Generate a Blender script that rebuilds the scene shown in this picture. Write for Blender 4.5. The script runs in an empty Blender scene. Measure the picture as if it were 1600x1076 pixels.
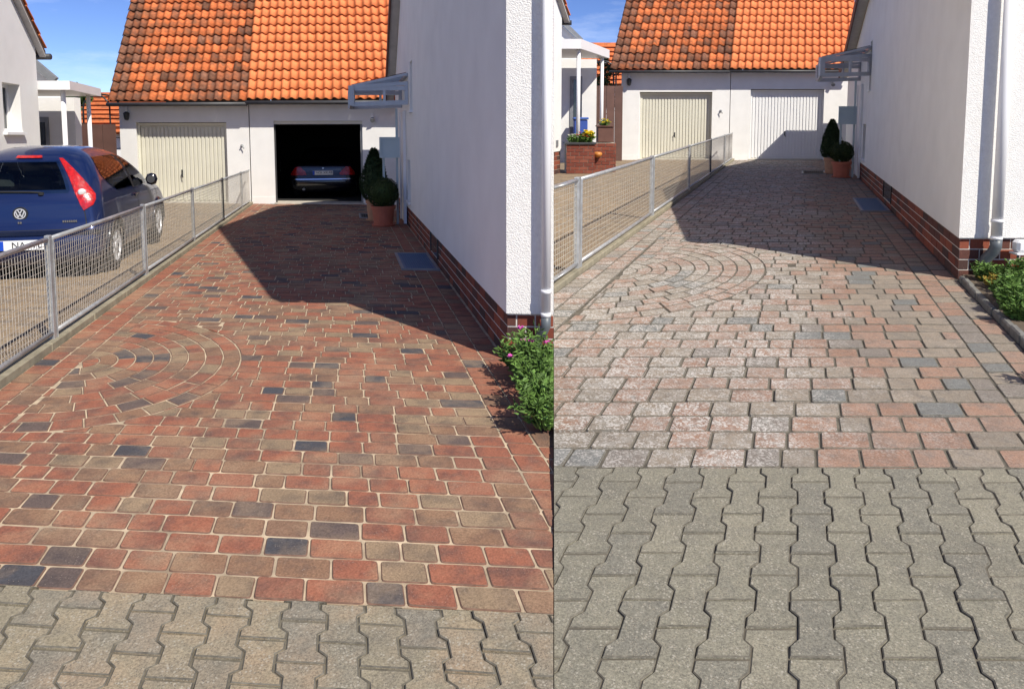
import bpy, bmesh, math, random
from mathutils import Vector, Matrix
R = math.radians
rnd = random.Random(7)
S = bpy.context.scene
C = S.collection

# ---------------------------------------------------------------- camera
F, PITCH, HZ, H = 1150.0, R(5), 196.0, 1.65
CY = HZ + F * math.tan(PITCH)
cd = bpy.data.cameras.new('camera'); cam = bpy.data.objects.new('camera', cd); C.objects.link(cam)
cam.location = (0, 0, H); cam.rotation_euler = (R(90) - PITCH, 0, 0)
cd.sensor_width = 36; cd.lens = F / 1600 * 36; cd.shift_y = -(538 - CY) / 1600
cd.clip_start = 0.05; cd.clip_end = 6000
S.camera = cam
# ---------------------------------------------------------------- world and sun
SUN_AZ, SUN_EL = 140.0, 47.0
wd = bpy.data.worlds.new('World'); S.world = wd; wd.use_nodes = True
nt = wd.node_tree; N = nt.nodes; bg = N['Background']
sky = N.new('ShaderNodeTexSky'); sky.sky_type = 'NISHITA'; sky.sun_disc = False
sky.sun_elevation = R(SUN_EL); sky.sun_rotation = R(SUN_AZ); sky.altitude = 300
sky.air_density = 0.6; sky.dust_density = 0.0; sky.ozone_density = 6.0
tc = N.new('ShaderNodeTexCoord'); mp = N.new('ShaderNodeMapping'); mp.inputs['Scale'].default_value = (2.2, 2.2, 9)
no = N.new('ShaderNodeTexNoise'); no.inputs['Scale'].default_value = 1.6; no.inputs['Detail'].default_value = 7; no.inputs['Roughness'].default_value = .62
cr = N.new('ShaderNodeValToRGB'); cr.color_ramp.elements[0].position = .46; cr.color_ramp.elements[1].position = .85
cr.color_ramp.elements[1].color = (.45, .45, .45, 1)
mx = N.new('ShaderNodeMixRGB'); mx.inputs['Color2'].default_value = (9, 9.3, 9.8, 1)
L = nt.links.new
L(tc.outputs['Generated'], mp.inputs['Vector']); L(mp.outputs['Vector'], no.inputs['Vector']); L(no.outputs['Fac'], cr.inputs['Fac'])
L(cr.outputs['Color'], mx.inputs['Fac']); hsv = N.new('ShaderNodeHueSaturation'); hsv.inputs['Saturation'].default_value = 1.06; hsv.inputs['Hue'].default_value = .513; hsv.inputs['Value'].default_value = .86; L(sky.outputs['Color'], hsv.inputs['Color']); L(hsv.outputs['Color'], mx.inputs['Color1']); L(mx.outputs['Color'], bg.inputs['Color'])
bg.inputs['Strength'].default_value = 0.13
sd = bpy.data.lights.new('sun', 'SUN'); sun = bpy.data.objects.new('sun', sd); C.objects.link(sun)
sd.energy = 4.8; sd.angle = R(.5); sd.color = (1, .94, .84)
a = R(SUN_AZ); e = R(SUN_EL)
tosun = Vector((math.sin(a) * math.cos(e), math.cos(a) * math.cos(e), math.sin(e)))
sun.rotation_euler = tosun.to_track_quat('Z', 'Y').to_euler(); sun.location = (10, -10, 20)
S.view_settings.view_transform = 'Standard'; S.view_settings.look = 'None'
S.view_settings.exposure = 0.33; S.view_settings.gamma = 1; S.view_settings.use_curve_mapping = False
S.render.engine = 'CYCLES'; S.cycles.max_bounces = 8; S.cycles.use_denoising = True

# ---------------------------------------------------------------- the two places, each with its own oblique plot
class Place:
    """one plot: plan coordinates u across, v along the drive; sl the slope of its ground, k / uy the obliqueness, g its size"""
    def __init__(s, side, ox, oy, k, uy, sl, g=1.0): s.side, s.ox, s.oy, s.k, s.uy, s.sl, s.g = side, ox, oy, k, uy, sl, g
    def gz(s, y): return H * (1 - s.g) + s.sl * y
    def xy(s, u, v): return (s.g * (s.ox + u + s.k * v), s.g * (s.oy + v + s.uy * u))
    def P(s, u, v, h=0):
        x, y = s.xy(u, v); return (x, y, s.gz(y) + h * s.g)
    def Q(s, x, y, h=0): return (x * s.g, y * s.g, s.gz(y * s.g) + h * s.g)
    def uv(s, x, y):
        v = (y - s.oy - s.uy * (x - s.ox)) / (1 - s.uy * s.k); return (x - s.ox - s.k * v, v)
LP = Place('L', -.045, 5.33, -.228, -.08, -(215 - HZ) / F)
RP = Place('R', 4.46, 7.28, .385, -.004, (HZ - 178) / F, 1.05)
CUTN = Vector((1, -65.3 / F * math.cos(PITCH), 65.3 / F * math.sin(PITCH)))   # the party line between the two plots
CUTP = Vector((0, 0, H))
def proj(p):
    z = p[2] - H; zc = p[1] * math.cos(PITCH) - z * math.sin(PITCH); yc = p[1] * math.sin(PITCH) + z * math.cos(PITCH)
    return (9e9, 9e9) if zc <= .05 else (800 + F * p[0] / zc, CY - F * yc / zc)

# ---------------------------------------------------------------- objects
def tag(o, label=None, cat=None, group=None, kind=None):
    if label: o['label'] = label
    if cat: o['category'] = cat
    if group: o['group'] = group
    if kind: o['kind'] = kind
    return o
def thing(name, label, cat, loc=(0, 0, 0), rz=0, group=None, kind=None):
    o = bpy.data.objects.new(name, None); o.empty_display_size = .2; C.objects.link(o)
    o.location = loc; o.rotation_euler = (0, 0, rz); return tag(o, label, cat, group, kind)
def rootloc(o):
    p = Vector((0, 0, 0))
    while o is not None: p += o.location; o = o.parent
    return p
class MB:
    """collects faces; build() links them as ONE mesh object"""
    def __init__(s): s.v, s.f, s.m = [], [], []
    def add(s, vs, fs, m=0):
        n = len(s.v); s.v += [tuple(p) for p in vs]
        for f in fs: s.f.append(tuple(i + n for i in f)); s.m.append(m)
    def quad(s, *p, m=0): s.add(p, [tuple(range(len(p)))], m)
    def prism(s, lo, hi, m=0, cap=True, bottom=True):
        n = len(lo); fs = [(i, (i + 1) % n, n + (i + 1) % n, n + i) for i in range(n)]
        if cap: fs.append(tuple(range(n, 2 * n)))
        if bottom: fs.append(tuple(reversed(range(n))))
        s.add(list(lo) + list(hi), fs, m)
    def box(s, x0, x1, y0, y1, z0, z1, m=0):
        s.prism([(x0, y0, z0), (x1, y0, z0), (x1, y1, z0), (x0, y1, z0)], [(x0, y0, z1), (x1, y0, z1), (x1, y1, z1), (x0, y1, z1)], m)
    def obox(s, w, u0, u1, v0, v1, h0, h1, m=0):
        q = [(u0, v0), (u1, v0), (u1, v1), (u0, v1)]
        s.prism([w.P(a, b, h0) for a, b in q], [w.P(a, b, h1) for a, b in q], m)
    def xbox(s, w, x0, x1, y0, y1, h0, h1, m=0):
        q = [(x0, y0), (x1, y0), (x1, y1), (x0, y1)]
        s.prism([w.Q(a, b, h0) for a, b in q], [w.Q(a, b, h1) for a, b in q], m)
    def tube(s, pts, r, n=8, m=0, cap=True):
        pts = [Vector(p) for p in pts]; rings = []
        for i, p in enumerate(pts):
            d = (pts[min(i + 1, len(pts) - 1)] - pts[max(i - 1, 0)]).normalized()
            a = d.orthogonal().normalized() if i == 0 else (a - d * a.dot(d)).normalized()
            b = d.cross(a); rr = r[i] if isinstance(r, (list, tuple)) else r
            rings.append([p + (a * math.cos(2 * math.pi * k / n) + b * math.sin(2 * math.pi * k / n)) * rr for k in range(n)])
        vs = [q for g in rings for q in g]; fs = []
        for i in range(len(rings) - 1):
            for k in range(n): fs.append((i * n + k, i * n + (k + 1) % n, (i + 1) * n + (k + 1) % n, (i + 1) * n + k))
        if cap: fs += [tuple(reversed(range(n))), tuple(range(len(vs) - n, len(vs)))]
        s.add(vs, fs, m)
    def bar(s, p, q, wd, ht, up=(0, 0, 1), m=0):
        p, q = Vector(p), Vector(q); d = (q - p).normalized(); b = d.cross(Vector(up)).normalized(); c = b.cross(d)
        o = [b * wd / 2 + c * ht / 2, -b * wd / 2 + c * ht / 2, -b * wd / 2 - c * ht / 2, b * wd / 2 - c * ht / 2]
        s.prism([p + x for x in o], [q + x for x in o], m)
    def lathe(s, c, prof, n=20, m=0, axis=None, caps=True):
        c = Vector(c); X, Y, Z = axis or (Vector((1, 0, 0)), Vector((0, 1, 0)), Vector((0, 0, 1)))
        vs = [c + (X * math.cos(2 * math.pi * k / n) + Y * math.sin(2 * math.pi * k / n)) * r + Z * z for r, z in prof for k in range(n)]
        fs = [(i * n + k, i * n + (k + 1) % n, (i + 1) * n + (k + 1) % n, (i + 1) * n + k) for i in range(len(prof) - 1) for k in range(n)]
        if caps and prof[0][0] > 0: fs.append(tuple(reversed(range(n))))
        if caps and prof[-1][0] > 0: fs.append(tuple(range(len(vs) - n, len(vs))))
        s.add(vs, fs, m)
    def leaf(s, p, d, l, w, m=0):
        p = Vector(p); d = Vector(d).normalized()
        b = d.cross(Vector((rnd.uniform(-1, 1), rnd.uniform(-1, 1), rnd.uniform(-1, 1)))).normalized(); c = b.cross(d) * .12 * l
        s.add([p, p + d * l * .5 + b * w / 2 + c, p + d * l, p + d * l * .5 - b * w / 2 + c], [(0, 1, 2), (0, 2, 3)], m)
    def build(s, name, mats, parent=None, cut=None, smooth=False, local=False, kind=None, bevel=0):
        if not isinstance(mats, (list, tuple)): mats = [mats]
        me = bpy.data.meshes.new(name); off = Vector((0, 0, 0)) if (local or parent is None) else rootloc(parent)
        me.from_pydata([tuple(Vector(p) - off) for p in s.v], [], s.f)
        for mt in mats: me.materials.append(mt)
        me.polygons.foreach_set('material_index', s.m)
        if smooth: me.polygons.foreach_set('use_smooth', [True] * len(s.f))
        bm = bmesh.new(); bm.from_mesh(me)
        bmesh.ops.recalc_face_normals(bm, faces=bm.faces)
        if bevel: bmesh.ops.bevel(bm, geom=bm.edges[:], offset=bevel, segments=1, affect='EDGES', profile=.5)
        if cut:
            sg = 1 if cut == 'L' else -1
            r = bmesh.ops.bisect_plane(bm, geom=bm.verts[:] + bm.edges[:] + bm.faces[:], plane_co=CUTP - off - CUTN * .0015 * sg, plane_no=CUTN * sg, clear_outer=True, dist=1e-5)
            ed = [x for x in r['geom_cut'] if isinstance(x, bmesh.types.BMEdge)]
            if ed: bmesh.ops.holes_fill(bm, edges=ed)
        bm.to_mesh(me); bm.free()
        if not len(me.polygons): return None
        o = bpy.data.objects.new(name, me); C.objects.link(o)
        if parent is not None: o.parent = parent
        if kind: o['kind'] = kind
        return o

# ---------------------------------------------------------------- materials
def newmat(name):
    m = bpy.data.materials.new(name); m.use_nodes = True; t = m.node_tree
    return m, t, t.nodes, t.links.new, t.nodes['Principled BSDF']
def M(name, col, rough=.7, var=.12, scale=6, bump=0, bscale=80, metal=0, spec=.5, island=0, dirt=0, dirtcol=(.12, .11, .09), coat=0, objrand=0, dlo=.5, dwd=.25, pos=False, dsc=.35):
    m, t, n, l, b = newmat(name)
    c = n.new('ShaderNodeTexCoord'); x = n.new('ShaderNodeTexNoise'); x.inputs['Scale'].default_value = scale; x.inputs['Detail'].default_value = 6
    vec = n.new('ShaderNodeNewGeometry').outputs['Position'] if pos else c.outputs['Object']
    l(vec, x.inputs['Vector'])
    r = n.new('ShaderNodeMapRange'); r.inputs['From Min'].default_value = .25; r.inputs['From Max'].default_value = .75
    r.inputs['To Min'].default_value = 1 - var; r.inputs['To Max'].default_value = 1 + var; l(x.outputs['Fac'], r.inputs['Value'])
    val = r.outputs['Result']
    if island or objrand:
        g = n.new('ShaderNodeNewGeometry'); o = n.new('ShaderNodeObjectInfo'); ad = n.new('ShaderNodeMath'); fr = n.new('ShaderNodeMath'); fr.operation = 'FRACT'
        l(g.outputs['Random Per Island'], ad.inputs[0]); l(o.outputs['Random'], ad.inputs[1]); l(ad.outputs[0], fr.inputs[0])
        r2 = n.new('ShaderNodeMapRange'); k = island or objrand
        r2.inputs['To Min'].default_value = 1 - k; r2.inputs['To Max'].default_value = 1 + k; l(fr.outputs[0], r2.inputs['Value'])
        mu = n.new('ShaderNodeMath'); mu.operation = 'MULTIPLY'; l(val, mu.inputs[0]); l(r2.outputs['Result'], mu.inputs[1]); val = mu.outputs[0]
    hv = n.new('ShaderNodeVectorMath'); hv.operation = 'SCALE'; hv.inputs[0].default_value = col; l(val, hv.inputs['Scale']); out = hv.outputs[0]
    if dirt:
        y = n.new('ShaderNodeTexNoise'); y.inputs['Scale'].default_value = scale * dsc; y.inputs['Detail'].default_value = 9; l(vec, y.inputs['Vector'])
        q = n.new('ShaderNodeMapRange'); q.inputs['From Min'].default_value = dlo; q.inputs['From Max'].default_value = dlo + dwd; q.inputs['To Max'].default_value = dirt; l(y.outputs['Fac'], q.inputs['Value'])
        mm = n.new('ShaderNodeMixRGB'); mm.inputs['Color2'].default_value = (*dirtcol, 1); l(q.outputs['Result'], mm.inputs['Fac']); l(out, mm.inputs['Color1']); out = mm.outputs[0]
    l(out, b.inputs['Base Color'])
    b.inputs['Roughness'].default_value = rough; b.inputs['Metallic'].default_value = metal; b.inputs['Specular IOR Level'].default_value = spec; b.inputs['Coat Weight'].default_value = coat
    b.inputs['Coat Roughness'].default_value = .04
    if bump:
        z = n.new('ShaderNodeTexNoise'); z.inputs['Scale'].default_value = bscale; z.inputs['Detail'].default_value = 4; l(c.outputs['Object'], z.inputs['Vector'])
        bp = n.new('ShaderNodeBump'); bp.inputs['Strength'].default_value = bump; bp.inputs['Distance'].default_value = .01; l(z.outputs['Fac'], bp.inputs['Height']); l(bp.outputs[0], b.inputs['Normal'])
    return m
def paver_mat(name, stops, dark=.35, darkcol=(.05, .045, .05), lichen=0, fleck=.25, tan=0, grit=0, dsc=9):
    """one colour per stone out of a constant ramp, smoky mottling, fine grain; optional lichen blotches on the worn part"""
    m, t, n, l, b = newmat(name)
    g = n.new('ShaderNodeNewGeometry'); o = n.new('ShaderNodeObjectInfo'); ad = n.new('ShaderNodeMath'); fr = n.new('ShaderNodeMath'); fr.operation = 'FRACT'
    l(g.outputs['Random Per Island'], ad.inputs[0]); l(o.outputs['Random'], ad.inputs[1]); l(ad.outputs[0], fr.inputs[0])
    rp = n.new('ShaderNodeValToRGB'); rp.color_ramp.interpolation = 'CONSTANT'; els = rp.color_ramp.elements
    while len(els) < len(stops): els.new(.5)
    for i, (p, cc) in enumerate(stops): els[i].position = p; els[i].color = (*cc, 1)
    l(fr.outputs[0], rp.inputs['Fac']); out = rp.outputs['Color']
    def noise(sc, det=5, rough=.6):
        x = n.new('ShaderNodeTexNoise'); x.inputs['Scale'].default_value = sc; x.inputs['Detail'].default_value = det; x.inputs['Roughness'].default_value = rough
        l(g.outputs['Position'], x.inputs['Vector']); return x.outputs['Fac']
    def rng(v, a, bb, lo=0, hi=1):
        q = n.new('ShaderNodeMapRange'); q.inputs['From Min'].default_value = a; q.inputs['From Max'].default_value = bb; q.inputs['To Min'].default_value = lo; q.inputs['To Max'].default_value = hi
        l(v, q.inputs['Value']); return q.outputs['Result']
    def mix(f, c1, c2, mode='MIX'):
        x = n.new('ShaderNodeMixRGB'); x.blend_type = mode
        if hasattr(f, 'links'): l(f, x.inputs['Fac'])
        else: x.inputs['Fac'].default_value = f
        for s_, v in (('Color1', c1), ('Color2', c2)):
            if isinstance(v, tuple): x.inputs[s_].default_value = (*v, 1)
            else: l(v, x.inputs[s_])
        return x.outputs[0]
    def mul(p, q):
        x = n.new('ShaderNodeMath'); x.operation = 'MULTIPLY'; l(p, x.inputs[0])
        if hasattr(q, 'links'): l(q, x.inputs[1])
        else: x.inputs[1].default_value = q
        return x.outputs[0]
    out = mix(rng(noise(dsc, 4), .46, .70, 0, dark), out, darkcol)
    if grit: out = mix(rng(noise(1.7, 6, .65), .5, .68, 0, .45), out, (.12, .112, .095))
    if tan: out = mix(rng(noise(3.1, 4), .48, .7, 0, tan), out, (.40, .275, .165)); out = mix(rng(noise(1.1, 6, .7), .5, .68, 0, tan * .8), out, (.42, .31, .20))
    hs = n.new('ShaderNodeHueSaturation'); l(out, hs.inputs['Color']); l(rng(noise(110, 5, .75), .3, .7, 1 - fleck, 1 + fleck), hs.inputs['Value']); out = hs.outputs[0]
    if grit:   # exposed aggregate: pale and dark chips
        for sc_, cc, th in ((75, (.42, .39, .32), .24), (110, (.09, .085, .075), .22), (150, (.36, .31, .23), .26)):
            gv = n.new('ShaderNodeTexVoronoi'); gv.inputs['Scale'].default_value = sc_; gv.inputs['Randomness'].default_value = 1; l(g.outputs['Position'], gv.inputs['Vector'])
            out = mix(mul(rng(gv.outputs['Distance'], th + .1, th), rng(noise(sc_ * .23, 2), .46, .56, 0, .62)), out, cc)
    vo = n.new('ShaderNodeTexVoronoi'); vo.inputs['Scale'].default_value = 90; l(g.outputs['Position'], vo.inputs['Vector'])
    out = mix(mul(rng(vo.outputs['Distance'], .16, .12), rng(noise(14, 2), .5, .6, 0, .6)), out, (.5, .42, .33))
    if lichen:
        sep = n.new('ShaderNodeSeparateXYZ'); l(g.outputs['Position'], sep.inputs[0])
        # distance from the house wall, u = x - .385 (y - 7.28) - 4.46
        ma = n.new('ShaderNodeMath'); ma.operation = 'MULTIPLY_ADD'; l(sep.outputs['Y'], ma.inputs[0]); ma.inputs[1].default_value = -.385; l(sep.outputs['X'], ma.inputs[2])
        zone = rng(ma.outputs[0], .05, .45, 1, 0)
        nz = n.new('ShaderNodeMath'); nz.operation = 'ADD'; l(ma.outputs[0], nz.inputs[0]); l(rng(noise(.9, 3), .3, .7, -.5, .5), nz.inputs[1])
        zone = rng(nz.outputs[0], .1, .6, 1, .12)
        r7 = n.new('ShaderNodeMath'); r7.operation = 'MULTIPLY'; l(fr.outputs[0], r7.inputs[0]); r7.inputs[1].default_value = 37.7; f7 = n.new('ShaderNodeMath'); f7.operation = 'FRACT'; l(r7.outputs[0], f7.inputs[0])
        zone = mul(zone, rng(f7.outputs[0], 0, 1, .5, 1.25))
        def warp(sc, amt):
            x = n.new('ShaderNodeTexNoise'); x.inputs['Scale'].default_value = sc; x.inputs['Detail'].default_value = 4; l(g.outputs['Position'], x.inputs['Vector'])
            y = n.new('ShaderNodeVectorMath'); y.operation = 'MULTIPLY_ADD'; l(x.outputs['Color'], y.inputs[0]); y.inputs[1].default_value = (amt, amt, amt); l(g.outputs['Position'], y.inputs[2]); return y.outputs[0]
        film = mul(mul(rng(noise(16, 7, .72), .44, .6), zone), .6 * lichen)
        out = mix(film, out, (.35, .335, .30))
        for sc_, th, lo_, k_, wv in ((38, .36, .47, .8, .03), (62, .38, .46, .85, .02), (100, .40, .48, .7, .012)):
            v2 = n.new('ShaderNodeTexVoronoi'); v2.inputs['Scale'].default_value = sc_; l(warp(60, wv), v2.inputs['Vector'])
            spots = mul(mul(rng(v2.outputs['Distance'], th + .04, th - .04), rng(noise(sc_ * .22, 4), lo_, lo_ + .06)), mul(zone, k_ * lichen))
            out = mix(spots, out, (.54, .505, .46))
        out = mix(mul(rng(noise(22, 5, .7), .56, .68), .5), out, (.13, .125, .11))
    l(out, b.inputs['Base Color']); b.inputs['Roughness'].default_value = .85; b.inputs['Specular IOR Level'].default_value = .3
    bp = n.new('ShaderNodeBump'); bp.inputs['Strength'].default_value = .35; bp.inputs['Distance'].default_value = .004; l(noise(220, 3), bp.inputs['Height']); l(bp.outputs[0], b.inputs['Normal'])
    return m
red, red2, brn, tanc, drk, drk2 = (.28, .106, .064), (.245, .106, .068), (.21, .122, .078), (.25, .178, .112), (.066, .066, .074), (.12, .088, .076)
MAT_PL = paver_mat('paver_red_brown', [(0, red), (.22, (.30, .115, .068)), (.40, brn), (.50, red2), (.65, tanc), (.76, (.235, .135, .082)), (.86, drk), (.93, drk2)], .62, (.06, .05, .05), tan=.4, fleck=.42, dsc=7)
MAT_PB = paver_mat('paver_border_red', [(0, red), (.4, (.28, .11, .066)), (.75, brn), (.97, drk)], .5, tan=.4, fleck=.42, dsc=7)
MAT_PR = paver_mat('paver_weathered', [(0, (.285, .185, .135)), (.2, (.25, .205, .155)), (.34, (.295, .18, .125)), (.5, (.26, .215, .165)), (.62, (.265, .16, .112)), (.76, (.225, .188, .145)), (.87, (.155, .158, .148)), (.94, (.195, .168, .142))], .5, (.13, .115, .10), lichen=1, fleck=.45)
MAT_SL = paver_mat('concrete_block_tan', [(0, (.255, .222, .155)), (.3, (.23, .205, .152)), (.6, (.27, .232, .158)), (.8, (.21, .19, .148))], .4, (.13, .12, .105), fleck=.5, tan=.5, grit=1)
MAT_SR = paver_mat('concrete_block_grey', [(0, (.225, .21, .158)), (.3, (.212, .198, .15)), (.6, (.24, .222, .166)), (.8, (.195, .184, .145))], .35, (.13, .125, .11), fleck=.5, grit=1)
MAT_YARD = paver_mat('yard_block', [(0, (.26, .19, .12)), (.4, (.22, .165, .11)), (.7, (.28, .21, .135)), (.9, (.19, .15, .11))], .25, (.12, .1, .08))
EDGE_L = M('worn_edge_brown', (.15, .085, .058), .9, .4, 30)
EDGE_D = M('dirty_edge', (.125, .113, .088), .95, .5, 40, dirt=.6, dirtcol=(.06, .055, .043))
SAND = M('joint_sand', (.47, .37, .25), .95, .4, 9, .3, 200, dirt=.8, dirtcol=(.17, .115, .075))
JOINT_D = M('joint_dark', (.115, .10, .075), .95, .5, 14, .3, 200, dirt=.7, dirtcol=(.05, .046, .036))
JOINT_S = M('joint_grey_sand', (.13, .115, .085), .95, .4, 20, .3, 200)
EARTH = M('earth', (.10, .075, .05), .95, .35, 6, .6, 60)
STUCCO = M('stucco_smooth', (.83, .83, .79), .9, .05, 2.2, .35, 170, dirt=.14, dirtcol=(.62, .60, .56))
STUCCO_R = M('stucco_rough', (.80, .785, .75), .9, .06, 30, .75, 95, dirt=.1, dirtcol=(.5, .46, .4))
WHITE_W = M('white_wall_paint', (.80, .79, .76), .85, .04, 3, .15, 120, dirt=.12, dirtcol=(.5, .47, .42))
CREAM = M('cream_steel', (.66, .64, .53), .5, .05, 2, dirt=.15, dirtcol=(.45, .42, .33))
WHITE_D = M('white_steel', (.80, .80, .79), .4, .03, 2)
WHITE_P = M('white_plastic', (.82, .82, .82), .35, .03, 2)
GREYP = M('grey_plastic', (.10, .115, .125), .45, .1, 8)
GREYFR = M('grey_aluminium', (.42, .44, .47), .4, .08, 6, metal=.4)
PANEL = M('pale_blue_grey_panel', (.45, .55, .58), .3, .05, 4)
GALV = M('galvanised_steel', (.47, .48, .48), .42, .22, 14, .15, 60, metal=.55, dirt=.35, dirtcol=(.30, .25, .2))
WIREM = M('wire_galvanised', (.58, .545, .47), .5, .25, 20, metal=.15)
DARKM = M('dark_metal', (.02, .022, .026), .4, .1, 5)
GUTTER = M('dark_gutter', (.045, .045, .048), .5, .2, 5)
ZINC = M('zinc_grey', (.25, .26, .27), .5, .2, 5, metal=.3)
MORTAR = M('mortar_light', (.62, .59, .53), .95, .15, 30, .3, 150)
MORTAR2 = M('mortar_sand', (.40, .35, .28), .95, .15, 30, .3, 150)
def brick_mat(name, stops): return paver_mat(name, stops, .3, (.05, .03, .025), fleck=.15)
CLINKER = brick_mat('clinker_brick', [(0, (.21, .055, .032)), (.28, (.075, .04, .034)), (.48, (.26, .07, .038)), (.75, (.12, .047, .035))])
REDBRICK = brick_mat('red_brick', [(0, (.23, .065, .04)), (.35, (.19, .05, .032)), (.7, (.26, .08, .05))])
TILE_N = M('clay_tile_new', (.74, .225, .08), .75, .14, 6, .15, 90, objrand=.09, spec=.25, dirt=.3, dirtcol=(.4, .13, .06), pos=True)
TILE_O = M('clay_tile_old', (.58, .165, .058), .85, .3, 12, .3, 70, objrand=.2, dirt=.7, dirtcol=(.16, .088, .052), dlo=.48, dwd=.18, spec=.2, pos=True, dsc=.22)
TILE_D = M('clay_tile_mossy', (.19, .09, .056), .9, .45, 12, .4, 60, objrand=.35, dirt=.8, dirtcol=(.36, .12, .05), spec=.2, pos=True)
TILE_MID = M('clay_tile_worn', (.34, .115, .052), .85, .4, 10, .4, 60, objrand=.3, dirt=.95, dirtcol=(.13, .075, .055), dlo=.45, spec=.2, pos=True)
ROOFB = M('roof_underlay', (.07, .04, .03), .9)
KERBM = M('kerb_concrete', (.27, .24, .17), .9, .25, 12, .4, 120, dirt=.5, dirtcol=(.14, .13, .09))
STONE = M('edging_stone', (.16, .155, .14), .9, .3, 18, .5, 60)
SOFFIT = M('soffit_grey', (.45, .43, .40), .8)
BARGE = M('barge_brown', (.13, .06, .045), .7)
BROWNB = M('brown_boards', (.11, .055, .042), .6, .2, 3, objrand=.1)
GLASS_D = M('dark_glass', (.02, .026, .03), .04, 0, 1, spec=.8)
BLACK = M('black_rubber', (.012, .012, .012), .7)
INT = M('interior_shade', (.02, .019, .018), .95)  # near black: the gloom inside the garages is put into the colour
CONC = M('concrete_sill', (.52, .48, .40), .9, .15, 8, .2, 100)
TERRA = M('terracotta', (.50, .155, .09), .75, .12, 8, .1, 60)
TERRA_T = M('terracotta_tan', (.52, .28, .16), .75, .12, 8, .1, 60)
MATM = M('blue_grey_grating', (.07, .15, .26), .5, .15, 30)
def leafmat(name, col, k=.45, tr=.25):
    m = M(name, col, .62, .2, 5, island=k, spec=.25); b = m.node_tree.nodes['Principled BSDF']; b.inputs['Subsurface Weight'].default_value = 0
    return m
LEAF_BOX = leafmat('boxwood_leaf', (.042, .064, .018), .6); LEAF_CON = leafmat('conifer_leaf', (.03, .052, .018), .6); LEAF_G = leafmat('garden_leaf', (.105, .19, .04), .5); LEAF_T = leafmat('tree_leaf', (.06, .11, .03), .5)
LEAF_Y = leafmat('yellow_leaf', (.30, .22, .04), .4)
PINK = M('pink_petal', (.65, .09, .42), .6); YEL = M('yellow_petal', (.80, .62, .02), .6); REDF = M('red_petal', (.5, .03, .03), .6); WHF = M('white_petal', (.8, .8, .7), .6); ORA = M('orange_ceramic', (.55, .22, .05), .4)
BARK = M('bark', (.09, .065, .045), .9, .3, 20, .4, 60)

# ---------------------------------------------------------------- ground
g = MB(); g.quad((-3000, -200, -1.4), (3000, -200, -1.4), (3000, 4000, -1.4), (-3000, 4000, -1.4))
g.build('ground', EARTH, kind='structure')
def slab(name, w, poly, h, t, mat, parent=None, kind='structure', cut=True):
    m = MB(); m.prism([w.P(u, v, h - t) for u, v in poly], [w.P(u, v, h) for u, v in poly])
    return m.build(name, mat, parent, cut=w.side if cut else None, kind=kind)

# ---------------------------------------------------------------- paving
def rounded(q, r, seg):
    """q: 4 uv corners -> outline with rounded corners"""
    out = []; n = len(q)
    for i in range(n):
        p = Vector(q[i]); a = Vector(q[i - 1]); b = Vector(q[(i + 1) % n])
        da = (a - p); db = (b - p); ra = min(r, da.length * .45); rb = min(r, db.length * .45)
        s0, s1 = p + da.normalized() * ra, p + db.normalized() * rb
        if seg <= 2: out += [s0, s1]
        else:
            for k in range(seg):
                t = k / (seg - 1); out.append((1 - t) ** 2 * s0 + 2 * t * (1 - t) * p + t * t * s1)
    return out
def inset(poly, d):
    n = len(poly); out = []
    for i in range(n):
        p = poly[i]; e0 = (p - poly[i - 1]); e1 = (poly[(i + 1) % n] - p)
        if e0.length < 1e-6 or e1.length < 1e-6: out.append(p.copy()); continue
        n0 = Vector((-e0.y, e0.x)).normalized(); n1 = Vector((-e1.y, e1.x)).normalized()
        b = n0 + n1; bl = max(b.length_squared, .6); out.append(p + b * (2 * d / bl))
    return out
def add_stone(mb, w, poly, top, depth, ch, tilt=.002):
    """poly in plan XY (CCW)"""
    ar = sum(poly[i - 1].x * p.y - p.x * poly[i - 1].y for i, p in enumerate(poly))
    if ar < 0: poly = poly[::-1]
    ins = inset(poly, ch * 1.3); n = len(poly)
    cx = sum(p.x for p in poly) / n; cy = sum(p.y for p in poly) / n; tx, ty = rnd.gauss(0, tilt * 4), rnd.gauss(0, tilt * 4); dz = rnd.gauss(0, tilt)
    z = lambda p, h: w.gz(p.y) + top + h + dz + (p.x - cx) * tx + (p.y - cy) * ty
    vs = [(p.x, p.y, z(p, -depth)) for p in poly] + [(p.x, p.y, z(p, -ch)) for p in poly] + [(p.x, p.y, z(p, 0)) for p in ins]
    fs = [(r * n + i, r * n + (i + 1) % n, (r + 1) * n + (i + 1) % n, (r + 1) * n + i) for r in range(2) for i in range(n)] + [tuple(range(2 * n, 3 * n))]
    mb.add(vs, fs)
    for i in range(len(mb.m) - n - 1, len(mb.m) - 1): mb.m[i] = 1
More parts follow.
